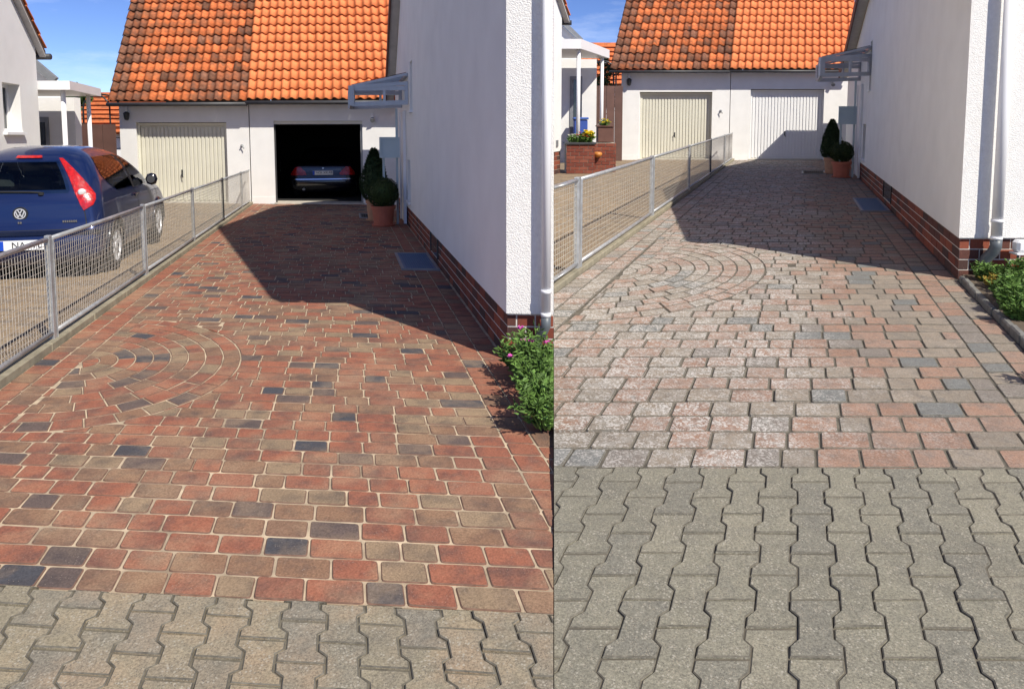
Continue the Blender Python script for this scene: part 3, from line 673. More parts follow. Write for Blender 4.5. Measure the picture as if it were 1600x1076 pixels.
house(RP, 'white rendered house with clinker brick base, right of the weathered driveway', 17.3, .42, profR, 4, 7, .28, (9.55, 9.95, 2.2, 3.3), (10.3, 11.0, .55, 1.4), (5.35, 6.4), .33, 2.93)

def downpipe(w, u, v, hp, htop, r, label, cut=None):
    t = thing('downpipe', label, 'downpipe', w.P(u, v, 0))
    m = MB(); m.tube([w.P(u, v, hp), w.P(u, v, htop)], r, 16); m.build('pipe', WHITE_P, t, smooth=True)
    m = MB(); m.tube([w.P(u, v, hp + .17), w.P(u, v, hp + .20)], r * 1.14, 16); m.tube([w.P(u, v, hp), w.P(u, v, hp + .03)], r * 1.1, 16); m.build('collar', WHITE_P, t, smooth=True)
    m = MB(); m.tube([w.P(u, v, hp), w.P(u, v, hp - .07), w.P(u - .02, v + .02, hp - .13), w.P(u - r * 1.4, v + .06, hp - .20), w.P(u - r * 1.6, v + .07, hp - .27), w.P(u - r * 1.6, v + .07, -.05)], r * 1.06, 14); m.build('lower_pipe', GREYP, t, smooth=True)
xp, yp = .245, 5.225
ud, vd = LP.uv(xp, yp); downpipe(LP, ud, vd, .36, 3.5, .034, 'white downpipe with grey foot beside the pink flowers')
ud, vd = RP.uv(4.76, 7.165); downpipe(RP, ud, vd, .42, 2.9, .052, 'white downpipe with grey foot beside the small white lamp housing')
# meter box
t = thing('meter_box', 'small white weatherproof box on a post at the brick plinth by the downpipe', 'box', RP.Q(4.93, 7.05, .36))
m = MB(); x, y = 5.01, 7.16; m.xbox(RP, x - .075, x + .075, y - .06, y + .05, .30, .42); m.build('housing', WHITE_P, t, bevel=.025)
m = MB(); m.xbox(RP, x - .085, x + .085, y - .066, y + .056, .275, .297); m.build('base_plate', WHITE_P, t, bevel=.005)
m = MB(); m.tube([RP.Q(x - .03, y, -.02), RP.Q(x - .03, y, .275)], .012, 8); m.build('conduit', GREYP, t)

# ---------------------------------------------------------------- door canopies, letterboxes, light wells
def canopy(w, v0, v1, reach, hb, ht, hu, sc, label):
    t = thing('door_canopy', label, 'canopy', w.P(0, v0, hb)); b = .062 * sc
    for nm, v in (('side_frame', v0), ('side_frame', v1)):
        m = MB()
        m.bar(w.P(-.002, v, hb), w.P(-reach, v, hb - .03), b, b * 1.3); m.bar(w.P(-.002, v, hu), w.P(-reach, v, ht), b, b)
        m.bar(w.P(-reach, v, hb - .05), w.P(-reach, v, ht + .03), b * 1.6, b * 1.6, up=(0, 1, 0)); m.bar(w.P(-.03, v, hb), w.P(-.03, v, hu), b, b, up=(0, 1, 0)); m.bar(w.P(-reach * .42, v, hb), w.P(-reach * .42, v, ht + .03), b * .7, b * .7, up=(0, 1, 0))
        m.bar(w.P(-.02, v, ht + (hu - ht) * .0 - .02), w.P(-reach, v, ht - .02), b * .8, b * 1.2)
        m.build(nm, GREYFR, t)
    m = MB()
    for h in (hb - .03, ht): m.bar(w.P(-reach, v0, h), w.P(-reach, v1, h), b, b)
    m.bar(w.P(-.03, v0, hu + .15 * sc), w.P(-.03, v1, hu + .15 * sc), b, b); m.build('front_rail', GREYFR, t)
    for i in range(4):
        v = v0 + (v1 - v0) * i / 3; m = MB(); m.bar(w.P(-.02, v, hu + .16 * sc), w.P(-reach, v, ht + .02), b * .7, b * .7); m.build('rafter', GREYFR, t)
    g_ = MB(); q = [(-reach, v0 + .03, ht + .05), (-reach, v1 - .03, ht + .05), (-.03, v1 - .03, hu + .19 * sc), (-.03, v0 + .03, hu + .19 * sc)]
    g_.prism([w.P(*p) for p in q], [w.P(p[0], p[1], p[2] + .008) for p in q]); g_.build('glass_roof', GLASSC, t)
GLASSC, _t, _n, _l, _b = newmat('clear_glass'); _b.inputs['Base Color'].default_value = (.9, .94, .95, 1); _b.inputs['Roughness'].default_value = .03; _b.inputs['Transmission Weight'].default_value = 1; _b.inputs['IOR'].default_value = 1.02
canopy(LP, 7.95, 9.4, 1.03, 2.28, 2.55, 2.62, 1, 'grey metal door canopy with glass top, above the potted shrubs of the red driveway')
canopy(RP, 9.75, 12.4, 1.12, 2.56, 2.90, 2.98, 1.15, 'grey metal door canopy with glass top, above the potted shrubs of the weathered driveway')
def letterbox(w, u, v, wd, h0, h1, sc, hc, label):
    t = thing('letterbox', label, 'letterbox', w.P(u, v, 0)); m = MB(); m.obox(w, u - wd / 2, u + wd / 2, v, v + .12, h0, h1); bo = m.build('box', PANEL, t, bevel=.01)
    m = MB(); f_ = .035 * sc
    for a, b, c, d in ((u - wd / 2, u + wd / 2, h1 - f_, h1), (u - wd / 2, u + wd / 2, h0, h0 + f_), (u - wd / 2, u - wd / 2 + f_, h0 + f_, h1 - f_), (u + wd / 2 - f_, u + wd / 2, h0 + f_, h1 - f_)): m.obox(w, a, b, v - .02, v - .002, c, d)
    m.build('flap_frame', PANEL, t)
    for du in (-wd / 2 + .08, wd / 2 - .04):
        m = MB(); m.obox(w, u + du - .022 * sc, u + du + .022 * sc, v + .121, v + .16, -.02, h1 + (hc - h1 if du > 0 else 0)); m.build('post', PANEL, t)
ul, vl = LP.uv(-2.31, 13.9); letterbox(LP, ul, vl, .38, 1.27, 1.66, 1, 2.2, 'pale blue grey letterbox on posts behind the shrubs by the open garage')
ul, vl = RP.uv(8.62, 19.0); letterbox(RP, ul, vl, .46, 1.38, 1.84, 1.2, 2.5, 'pale blue grey letterbox on posts behind the shrubs by the white garage')
def entrance(w, v0, v1, h, label):
    t = thing('entrance_door', label, 'door', w.P(0, v0, 0)); m = MB(); m.obox(w, -.03, -.004, v0, v1, .02, h); m.build('leaf', WHITE_W, t)
    for a, b in ((v0 - .07, v0 - .002), (v1 + .002, v1 + .07)):
        m = MB(); m.obox(w, -.06, -.004, a, b, .02, h); m.build('door_frame', WHITE_P, t)
entrance(LP, 8.6, 9.4, 2.15, 'pale house door under the canopy by the open garage')
entrance(RP, 11.5, 12.6, 2.4, 'pale house door under the canopy by the white garage')
def grating(w, pts, label, name='light_well_grate', cat='grate', nb=14, fr=.035, mat=None):
    t = thing(name, label, cat, w.P(*pts[0], 0)); (ua, va), (ub, vb) = pts; m = MB()
    m.obox(w, ua, ub, va, vb, -.02, .012); m.build('tray', mat or MATM, t)
    m = MB()
    for i in range(1, nb): u = ua + (ub - ua) * i / nb; m.obox(w, u - .004, u + .004, va + fr, vb - fr, .0125, .02)
    for i in range(1, nb): v = va + (vb - va) * i / nb; m.obox(w, ua + fr, ub - fr, v - .004, v + .004, .0125, .018)
    m.build('bars', mat or MATM, t)
    m = MB()
    for a, b, c, d in ((ua - fr, ub + fr, va - fr, va), (ua - fr, ub + fr, vb, vb + fr), (ua - fr, ua, va, vb), (ub, ub + fr, va, vb)): m.obox(w, a, b, c, d, -.02, .022)
    m.build('rim', ZINC, t)
u0_, v0_ = LP.uv(-1.35, 9.1); u1_, v1_ = LP.uv(-1.22, 10.3)
grating(LP, [(u0_, v0_), (-.04, v1_)], 'blue grey light well grate at the wall of the red driveway')
u0_, v0_ = RP.uv(5.95, 12.4); u1_, v1_ = RP.uv(7.1, 14.25)
grating(RP, [(u0_, v0_), (-.05, v1_)], 'blue grey light well grate at the wall of the weathered driveway')
u0_, v0_ = LP.uv(-3.10, 15.0); grating(LP, [(u0_, v0_), (u0_ + .55, v0_ + .75)], 'dark drain mat on the red driveway beside the terracotta pot', 'drain_mat', 'mat', 10, .03, DARKM)
u0_, v0_ = RP.uv(8.0, 20.2); grating(RP, [(u0_, v0_), (u0_ + .6, v0_ + .95)], 'dark drain mat on the weathered driveway beside the terracotta pot', 'drain_mat', 'mat', 10, .03, DARKM)

# ---------------------------------------------------------------- potted shrubs
def pot(t, c, r, h, mat):
    m = MB(); m.lathe(c, [(r * .72, 0), (r * .78, .02), (r * .92, h * .82), (r * 1.03, h * .83), (r * 1.05, h), (r * .92, h), (r * .88, h * .9), (.0, h * .9)], 24); m.build('pot', mat, t, smooth=False)
    m = MB(); m.lathe(c - Vector((0, 0, .0)), [(r * .95, .0), (r * 1.0, .03), (r * .8, .032)], 24); m.build('saucer', mat, t)
def ball_shrub(w, x, y, rp, hp, rb, hc, label, n=5200):
    c = Vector(w.Q(x, y, 0)); t = thing('potted_boxwood', label, 'potted plant', c); pot(t, c, rp, hp, TERRA)
    m = MB(); m.tube([c + Vector((0, 0, hp * .8)), c + Vector((0, 0, hc))], .02, 6); m.build('trunk', BARK, t)
    m = MB(); cc = c + Vector((0, 0, hc))
    for i in range(n):
        d = Vector((rnd.gauss(0, 1), rnd.gauss(0, 1), rnd.gauss(0, 1))).normalized(); r = rb * (1 - abs(rnd.gauss(0, .06))) * (1 + .035 * math.sin(9 * d.x + 3) * math.sin(8 * d.z) + .03 * math.sin(13 * d.y))
        m.leaf(cc + d * r, d + Vector((rnd.gauss(0, .7), rnd.gauss(0, .7), rnd.gauss(0, .7))), rb * rnd.uniform(.07, .12), rb * .055)
    m.lathe(cc - Vector((0, 0, rb * .86)), [(0, 0)] + [(rb * .88 * math.sin(math.pi * k / 8), rb * .86 * (1 - math.cos(math.pi * k / 8))) for k in range(1, 8)] + [(0, rb * 1.72)], 14)
    m.build('foliage', LEAF_BOX, t)
def cone_shrub(w, x, y, rp, hp, rb, h0, h1, label, n=5000):
    c = Vector(w.Q(x, y, 0)); t = thing('potted_conifer', label, 'potted plant', c); pot(t, c, rp, hp, TERRA_T)
    m = MB(); m.tube([c + Vector((0, 0, hp * .8)), c + Vector((0, 0, h1 * .9))], [.025, .006], 6); m.build('trunk', BARK, t)
    m = MB()
    prof = lambda k: rb * (math.sin(math.pi * min(1, (k * .95 + .05)) ** .55) ** .8 if k < 1 else 0) + .015
    for i in range(n):
        k = rnd.random() ** 1.15; th = rnd.uniform(0, 2 * math.pi); r = prof(k) * (1 - abs(rnd.gauss(0, .1))) * (1 + .08 * math.sin(5 * th + 9 * k))
        p = c + Vector((math.cos(th) * r, math.sin(th) * r, h0 + (h1 - h0) * k))
        m.leaf(p, Vector((math.cos(th), math.sin(th), rnd.uniform(.2, 1.6))) + Vector((rnd.gauss(0, .4), rnd.gauss(0, .4), 0)), rb * rnd.uniform(.13, .26), rb * .07)
    m.lathe(c + Vector((0, 0, h0)), [(0, 0)] + [(prof(k / 8) * .85, (h1 - h0) * k / 8) for k in range(1, 8)] + [(0, (h1 - h0) * .97)], 12)
    m.build('foliage', LEAF_CON, t)
ball_shrub(LP, -2.42, 13.75, .225, .38, .28, .62, 'ball clipped boxwood in terracotta pot by the open garage')
cone_shrub(LP, -2.75, 14.65, 0.17, .42, .245, .42, 1.42, 'cone conifer in tan pot next to the open garage')
ball_shrub(RP, 8.60, 19.2, .25, .43, .29, .69, 'ball clipped boxwood in terracotta pot by the white garage')
cone_shrub(RP, 8.85, 20.4, 0.2, .46, .26, .46, 1.55, 'cone conifer in tan pot next to the white garage')

# ---------------------------------------------------------------- flower beds
def edging(w, v0, v1, st, label):
    t = thing('bed_edging', label, 'edging', w.P(.03, v0, 0), kind='structure'); v = v0
    while v < v1:
        ln = st * rnd.uniform(.85, 1.15); m = MB(); j = rnd.uniform(-.008, .008)
        m.obox(w, .0 + j, .06 + j, v + .006, min(v + ln, v1) - .006, -.05, .06 + rnd.uniform(-.012, .012)); m.build('edging_stone', STONE, t, cut=w.side, bevel=.012); v += ln
edging(LP, -1.75, -.06, .2, 'dark stone edging of the flower bed by the red driveway')
edging(RP, -3.9, -.08, .28, 'dark stone edging of the flower bed by the weathered driveway')
slab('flower_bed', LP, [(.062, -2.1), (1, -2.1), (1, .01), (.062, .01)], .045, .1, EARTH)
slab('flower_bed', RP, [(.062, -3.9), (4, -3.9), (4, .01), (.062, .01)], .045, .1, EARTH)
def plant(w, x, y, rad, ht, nst, nl, ll, lw, label, name='garden_plant', mat=LEAF_G, flower=None, nf=0, group=None, h0=.045, cut=True, lean=0):
    c = Vector(w.Q(x, y, h0)); t = thing(name, label, 'plant', c, group=group); ms = MB(); ml = MB(); mf = MB(); tips = []
    for i in range(nst):
        th = rnd.uniform(0, 2 * math.pi); q = rnd.random() ** .6 * rad
        b = c + Vector((math.cos(th) * q * .35, math.sin(th) * q * .35, -.02)); top = c + Vector((math.cos(th) * q + lean, math.sin(th) * q, ht * rnd.uniform(.55, 1.05) * (1.1 - .4 * q / rad)))
        mid = b.lerp(top, .5) + Vector((0, 0, ht * .08)); ms.tube([b, mid, top], [.004, .003, .002], 4, cap=False); tips.append(top)
        for k in range(nl):
            s = rnd.uniform(.12, 1); p = b.lerp(mid, s * 2) if s < .5 else mid.lerp(top, s * 2 - 1)
            a_ = rnd.uniform(0, 2 * math.pi); ml.leaf(p, (math.cos(a_), math.sin(a_), rnd.uniform(-.1, .9)), ll * rnd.uniform(.6, 1.2), lw * rnd.uniform(.7, 1.2))
    ms.build('stems', LEAF_G, t, cut=w.side if cut else None); ml.build('foliage', mat, t, cut=w.side if cut else None)
    if flower:
        for p in rnd.sample(tips, min(nf, len(tips))):
            p = p + Vector((0, 0, .02)); mf = MB()
            for k in range(10):
                a_ = 2 * math.pi * k / 10; mf.leaf(p, (math.cos(a_), math.sin(a_), rnd.uniform(.1, .9)), ll * .5, ll * .3)
            mf.build('flower', flower, t, cut=w.side if cut else None)
gl = 'flowering plants in the bed of the red driveway'
plant(LP, .06, 4.98, .15, .28, 50, 12, .05, .018, 'low grey green plant at the corner of the clean house plinth', group=gl, lean=-.03)
plant(LP, .17, 4.72, .17, .37, 70, 13, .055, .018, 'pink flowering bush below the downpipe', 'flowering_bush', flower=PINK, nf=5, group=gl, lean=-.03)
plant(LP, .18, 4.36, .18, .33, 80, 13, .05, .02, 'dense leafy green bush in the middle of the narrow bed', group=gl, lean=-.04)
plant(LP, .19, 4.02, .16, .28, 80, 13, .05, .02, 'leafy green bush at the lower tip of the narrow bed', group=gl, lean=-.04)
gr = 'plants in the bed of the weathered driveway'
plant(RP, 4.60, 7.02, .18, .20, 57, 13, .058, .021, 'grey green plant at the brick corner under the grey pipe foot', group=gr)
plant(RP, 4.52, 6.72, .16, .13, 46, 11, .058, .021, 'yellowish and reddish low plant by the stone edging', mat=LEAF_Y, group=gr)
plant(RP, 4.78, 6.80, .20, .30, 78, 14, .058, .021, 'tall leafy plant below the white weatherproof box', flower=REDF, nf=2, group=gr)
plant(RP, 4.56, 6.45, .22, .26, 104, 14, .058, .021, 'wide bright green plant behind the yellowish plant', group=gr)
plant(RP, 4.28, 6.28, .17, .22, 78, 14, .058, .021, 'leafy plant leaning over the middle of the dark edging', group=gr)
plant(RP, 4.18, 5.98, .18, .24, 91, 14, .058, .021, 'bushy bright plant cut by the picture edge above the edging', group=gr)
plant(RP, 4.00, 5.68, .15, .20, 78, 14, .058, .021, 'low plant at the lower end of the edging', group=gr)
plant(RP, 3.34, 4.32, .14, .3, 39, 11, .058, .021, 'dark plant overhanging the border stones at the picture edge', group=gr)

# ---------------------------------------------------------------- neighbours' houses and porches
def neighbour(w, wl, y0, yr, k, hbase, verge, winq, base_brick, label, sc):
    """right facing wall on the line x = wl + k (y - yr), rear corner at yr"""
    X = lambda y, d=0: wl + k * (y - yr) + d
    ho = thing('house', label, 'house', w.Q(X(yr), yr, 0)); (ya, ha), (yb, hb) = verge; top = lambda y: ha + (hb - ha) * (y - ya) / (yb - ya)
    st = sorted(set([y0, yr] + ([winq[0], winq[1]] if winq else []))); m = MB(); T = .3
    def piece(a, b, l0, l1, t0, t1): m.prism([w.Q(X(a), a, l0), w.Q(X(a, -T), a, l0), w.Q(X(b, -T), b, l1), w.Q(X(b), b, l1)], [w.Q(X(a), a, t0), w.Q(X(a, -T), a, t0), w.Q(X(b, -T), b, t1), w.Q(X(b), b, t1)])
    for a, b in zip(st, st[1:]):
        lo = hbase
        if winq and winq[0] - .01 < (a + b) / 2 < winq[1] + .01: piece(a, b, lo, lo, winq[2], winq[2]); lo = winq[3]
        piece(a, b, lo, lo, min(top(a), 9), min(top(b), 9))
    m.build('gable_wall', WHITE_W, ho, cut=w.side)
    m = MB(); m.prism([w.Q(X(yr, -T - .01), yr - .3, 0), w.Q(X(yr, -8), yr - .3, 0), w.Q(X(yr, -8), yr, 0), w.Q(X(yr, -T - .01), yr, 0)], [w.Q(X(yr, -T - .01), yr - .3, top(yr) - .2), w.Q(X(yr, -8), yr - .3, top(yr) - .2), w.Q(X(yr, -8), yr, top(yr) - .2), w.Q(X(yr, -T - .01), yr, top(yr) - .2)]); m.build('rear_wall', WHITE_W, ho, cut=w.side)
    b = MB(); b.prism([w.Q(X(y0, -.02), y0, -.1), w.Q(X(y0, -T), y0, -.1), w.Q(X(yr - .02, -T), yr - .02, -.1), w.Q(X(yr - .02, -.02), yr - .02, -.1)], [w.Q(X(y0, -.02), y0, hbase - .002), w.Q(X(y0, -T), y0, hbase - .002), w.Q(X(yr - .02, -T), yr - .02, hbase - .002), w.Q(X(yr - .02, -.02), yr - .02, hbase - .002)]); po = b.build('plinth', MORTAR2, ho, cut=w.side)
    if base_brick and po:
        L0 = yr - y0; bricks(w, po, (L0 - .03, lambda t, h, d: w.Q(X(y0 + t, -.02 + d), y0 + t, h)), 0, base_brick, hbase / base_brick, .3)
    if winq:
        a, b_, h0, h1 = winq; fr = MB()
        for p, q, r_, s_ in ((a, a + .06, h0, h1), (b_ - .06, b_, h0, h1), (a + .06, b_ - .06, h0, h0 + .06), (a + .06, b_ - .06, h1 - .06, h1)):
            fr.prism([w.Q(X(p, -.22), p, r_), w.Q(X(p, -.28), p, r_), w.Q(X(q, -.28), q, r_), w.Q(X(q, -.22), q, r_)], [w.Q(X(p, -.22), p, s_), w.Q(X(p, -.28), p, s_), w.Q(X(q, -.28), q, s_), w.Q(X(q, -.22), q, s_)])
        wo = fr.build('window', WHITE_P, ho); p_ = MB(); p_.prism([w.Q(X(a + .06, -.245), a + .06, h0 + .06), w.Q(X(a + .06, -.255), a + .06, h0 + .06), w.Q(X(b_ - .06, -.255), b_ - .06, h0 + .06), w.Q(X(b_ - .06, -.245), b_ - .06, h0 + .06)], [w.Q(X(a + .06, -.245), a + .06, h1 - .06), w.Q(X(a + .06, -.255), a + .06, h1 - .06), w.Q(X(b_ - .06, -.255), b_ - .06, h1 - .06), w.Q(X(b_ - .06, -.245), b_ - .06, h1 - .06)]); p_.build('pane', GLASS_D, wo)
        s = MB(); s.prism([w.Q(X(a - .05, .07), a - .05, h0 - .05), w.Q(X(a - .05, -.2), a - .05, h0 - .05), w.Q(X(b_ + .05, -.2), b_ + .05, h0 - .05), w.Q(X(b_ + .05, .07), b_ + .05, h0 - .05)], [w.Q(X(a - .05, .07), a - .05, h0 - .005), w.Q(X(a - .05, -.2), a - .05, h0 - .005), w.Q(X(b_ + .05, -.2), b_ + .05, h0 - .005), w.Q(X(b_ + .05, .07), b_ + .05, h0 - .005)]); s.build('sill', WHITE_P, wo)
    # roof: soffit, slab, verge tiles, gutter
    ov = .12 * sc; ye = yr + .18 * sc
    def strip(name, d0, d1, z0, z1, mat, a=y0 - 1, b=None):
        b = ye if b is None else b; r_ = MB(); q = [(d0, a), (d1, a), (d1, b), (d0, b)]
        r_.prism([w.Q(X(y, d), y, top(y) + z0) for d, y in q], [w.Q(X(y, d), y, top(y) + z1) for d, y in q]); return r_.build(name, mat, ho, cut=w.side)
    strip('soffit', .003, ov, .0, .05 * sc, SOFFIT); ro = strip('roof', -8, ov, .06 * sc, .12 * sc, ROOFB)
    y = ye; i = 0
    while y > y0 - .6:
        m = MB(); a, b_ = y - .30 * sc, y; q = [(-.25, a), (ov + .03, a), (ov + .03, b_), (-.25, b_)]
        m.prism([w.Q(X(yy, d), yy, top(yy) + .125 * sc + (.05 * sc if yy == b_ else 0)) for d, yy in q], [w.Q(X(yy, d), yy, top(yy) + .15 * sc + (.05 * sc if yy == b_ else 0)) for d, yy in q]); m.build('tile', TILE_O if i % 3 else TILE_N, ro, cut=w.side); y -= .26 * sc; i += 1
    gt = MB(); gt.tube([w.Q(X(ye, ov + .06), ye + .05, top(ye) + .02), w.Q(X(ye, -6), ye + .05, top(ye) + .02)], .06 * sc, 8); gt.build('gutter', GUTTER, ho, cut=w.side, smooth=True)
    return ho
neighbour(LP, -9.08, 8.5, 14.2, -.23, .35, ((14.3, 3.26), (13.3, 4.12)), (12.72, 13.42, 1.75, 2.60), 0, 'white neighbour house with small deep window, left of the blue car', 1.0)
neighbour(RP, 1.37, 18.6, 20.55, .385, .62, ((20.5, 4.35), (18.5, 5.9)), None, 5, 'white neighbour house left of the brick planter, mostly hidden', 1.2)
def porch(w, quad, h0, h1, posts, annex, door, label, pr):
    t = thing('porch', label, 'porch', w.Q(*quad[0], 0))
    m = MB(); m.prism([w.Q(x, y, h0) for x, y in quad], [w.Q(x, y, h1) for x, y in quad]); m.build('roof', WHITE_P, t, cut=w.side)
    for x, y, b in posts:
        m = MB(); m.tube([w.Q(x, y, b), w.Q(x, y, h0 - .002)], pr, 12); m.build('post', WHITE_P, t, smooth=True)
    x0, x1, y, ht = annex
    m = MB(); m.xbox(w, x0, x1, y, y + .25, 0, h0 - .004); m.build('rear_wall', WHITE_W, t, cut=w.side)
    x0, x1, d0, d1 = door
    m = MB(); m.xbox(w, x0, x1, y - .03, y - .003, d0, d1); do = m.build('door', ZINC, t)
    m = MB(); m.xbox(w, x0 + (x1 - x0) * .3, x0 + (x1 - x0) * .75, y - .04, y - .031, d0 + (d1 - d0) * .35, d1 - .12); m.build('pane', GLASS_D, do)
    return t
porch(LP, [(-8.52, 14.3), (-9.2, 16.6), (-11.6, 16.6), (-11.0, 14.3)], 2.57, 2.74, [(-8.78, 14.5, 0), (-9.32, 16.3, 0)], (-12, -10.02, 16.95, 2.9), (-10.92, -10.62, .1, 2.12), 'white flat roofed porch on thin posts behind the blue car', .045)
porch(RP, [(1.95, 21.0), (3.22, 24.6), (.4, 24.6), (.2, 21.0)], 3.47, 3.74, [(1.90, 21.25, .3), (2.93, 24.2, .2)], (.6, 2.85, 25.0, 3.9), (1.95, 2.36, .3, 2.9), 'white flat roofed porch on thin posts behind the yellow flowers', .06)
# sloping end of the extension roof behind each porch
def ext(w, pts, d, label):
    t = thing('extension_roof', label, 'roof', w.Q(*pts[0]))
    m = MB(); n = len(pts)
    for (x0, y0, h0), (x1, y1, h1) in zip(pts, pts[1:]): m.bar(w.Q(x0, y0, h0), w.Q(x1, y1, h1), .1, .16)
    m.build('verge', ZINC, t, cut=w.side)
    m = MB(); lo = [w.Q(x, y + .12, 2.4) for x, y, h in pts]; hi = [w.Q(x, y + .12, h - .1) for x, y, h in pts]
    m.prism(lo + [(p[0], p[1] + .2, p[2]) for p in reversed(lo)], hi + [(p[0], p[1] + .2, p[2]) for p in reversed(hi)]); m.build('wall', WHITE_W, t, cut=w.side)
ext(LP, [(-11.6, 17.0, 3.95), (-10.45, 17.0, 2.95)], .3, 'grey verge of an extension roof above the porch by the blue car')
ext(RP, [(1.2, 25.2, 5.2), (2.35, 25.2, 4.1)], .3, 'grey verge of an extension roof above the porch by the planter')
def board_fence(w, p, q, h, n, label):
    t = thing('board_fence', label, 'fence', w.Q(p[0], p[1], 0))
    for i in range(n):
        a = Vector(p).lerp(Vector(q), i / n); b = Vector(p).lerp(Vector(q), (i + .96) / n); z = rnd.uniform(0, .02); m = MB()
        m.prism([w.Q(a.x, a.y, 0), w.Q(b.x, b.y, 0), w.Q(b.x, b.y + .03, 0), w.Q(a.x, a.y + .03, 0)], [w.Q(a.x, a.y, h + z), w.Q(b.x, b.y, h + z), w.Q(b.x, b.y + .03, h + z), w.Q(a.x, a.y + .03, h + z)]); m.build('plank', BROWNB, t)
board_fence(LP, (-10.9, 17.95), (-9.66, 18.0), 1.97, 4, 'brown board fence between the porch and the mossy roofed garage by the blue car')
board_fence(RP, (2.7, 25.6), (3.88, 25.9), 2.6, 4, 'brown board fence between the porch posts and the garage by the planter')
def arch(w, x, y, wd, h, sc, label):
    t = thing('garden_arch', label, 'arch', w.Q(x, y, 0))
    for dy in (0, .5 * sc):
        m = MB(); pts = [w.Q(x, y + dy, 0), w.Q(x, y + dy, h - .35 * sc)] + [w.Q(x + wd / 2 - wd / 2 * math.cos(k * math.pi / 8), y + dy, h - .35 * sc + .35 * sc * math.sin(k * math.pi / 8)) for k in range(1, 8)] + [w.Q(x + wd, y + dy, h - .35 * sc), w.Q(x + wd, y + dy, 0)]
        m.tube(pts, .022 * sc, 6); m.build('hoop', DARKM, t, smooth=True)
    m = MB()
    for k in range(5): hh = h * (.5 + .1 * k); m.tube([w.Q(x, y, hh), w.Q(x, y + .5 * sc, hh)], .012 * sc, 5); m.tube([w.Q(x + wd, y, hh), w.Q(x + wd, y + .5 * sc, hh)], .012 * sc, 5)
    m.build('rungs', DARKM, t)
arch(LP, -10.95, 18.4, .95, 2.75, 1, 'dark metal garden arch above the brown fence by the blue car')
arch(RP, 2.72, 26.2, .95, 3.5, 1.3, 'dark metal garden arch above the brown fence by the planter')
def far_house(w, x, y, wd, h, hr, label):
    t = thing('house', label, 'house', w.Q(x, y, 0)); m = MB(); m.xbox(w, x, x + wd, y, y + 5, -.5, h); m.build('wall', WHITE_W, t, cut=w.side)
    rf = MB(); rf.prism([w.Q(x - .3, y - .4, h - .25), w.Q(x + wd + .3, y - .4, h - .25), w.Q(x + wd + .3, y + 3, h + hr)], [w.Q(x - .3, y - .4, h - .15), w.Q(x + wd + .3, y - .4, h - .15), w.Q(x + wd + .3, y + 3, h + hr + .1)]) if 0 else None
    rf = MB(); a = [(x - .3, y - .4, h - .2), (x + wd + .3, y - .4, h - .2), (x + wd + .3, y + 3, h + hr), (x - .3, y + 3, h + hr)]; b = [(x - .3, y + 3.01, h + hr), (x + wd + .3, y + 3.01, h + hr), (x + wd + .3, y + 6.4, h - .2), (x - .3, y + 6.4, h - .2)]
    for q in (a, b): rf.prism([w.Q(*p) for p in q], [w.Q(p[0], p[1], p[2] + .1) for p in q])
    ro = rf.build('roof', TILE_O, t, cut=w.side)
    for i in range(9):
        k = i / 9; s0, s1 = Vector(a[0]).lerp(Vector(a[3]), k), Vector(a[1]).lerp(Vector(a[2]), k); m = MB(); m.bar(Vector(w.Q(*s0)) + Vector((0, 0, .12)), Vector(w.Q(*s1)) + Vector((0, 0, .12)), .36, .05); m.build('tile_course', TILE_N if i % 3 else TILE_O, ro, cut=w.side)
far_house(LP, -21.5, 34, 6.2, 2.0, 1.8, 'distant house with orange tiled roof beyond the brown fence by the blue car')
far_house(RP, 3.4, 44, 5.2, 3.5, 2.5, 'distant house with orange tiled roof beyond the brown fence by the planter')
def tree(w, x, y, h, rc, nl, label):
    c = Vector(w.Q(x, y, 0)); t = thing('tree', label, 'tree', c); m = MB(); m.tube([c, c + Vector((.05, 0, h * .5)), c + Vector((0, .1, h * .9))], [.09, .06, .02], 7)
    for k in range(5): a_ = k * 1.3; m.tube([c + Vector((0, 0, h * (.35 + .1 * k))), c + Vector((math.cos(a_) * rc * .7, math.sin(a_) * rc * .7, h * (.5 + .1 * k)))], [.03, .01], 5)
    m.build('trunk', BARK, t); m = MB()
    cl = [Vector((rnd.gauss(0, .45) * rc, rnd.gauss(0, .45) * rc, h * rnd.uniform(.35, .98))) for _ in range(22)]
    for i in range(nl):
        p = c + rnd.choice(cl) + Vector((rnd.gauss(0, .16), rnd.gauss(0, .16), rnd.gauss(0, .16))) * rc; m.leaf(p, (rnd.gauss(0, 1), rnd.gauss(0, 1), rnd.gauss(.3, 1)), .16, .08)
    m.build('crown', LEAF_T, t)
tree(LP, -13.0, 21.0, 2.95, .8, 2600, 'green garden tree beyond the brown fence by the porch')
tree(RP, 3.7, 31.0, 4.1, .8, 2000, 'green garden tree beyond the brown fence by the planter')

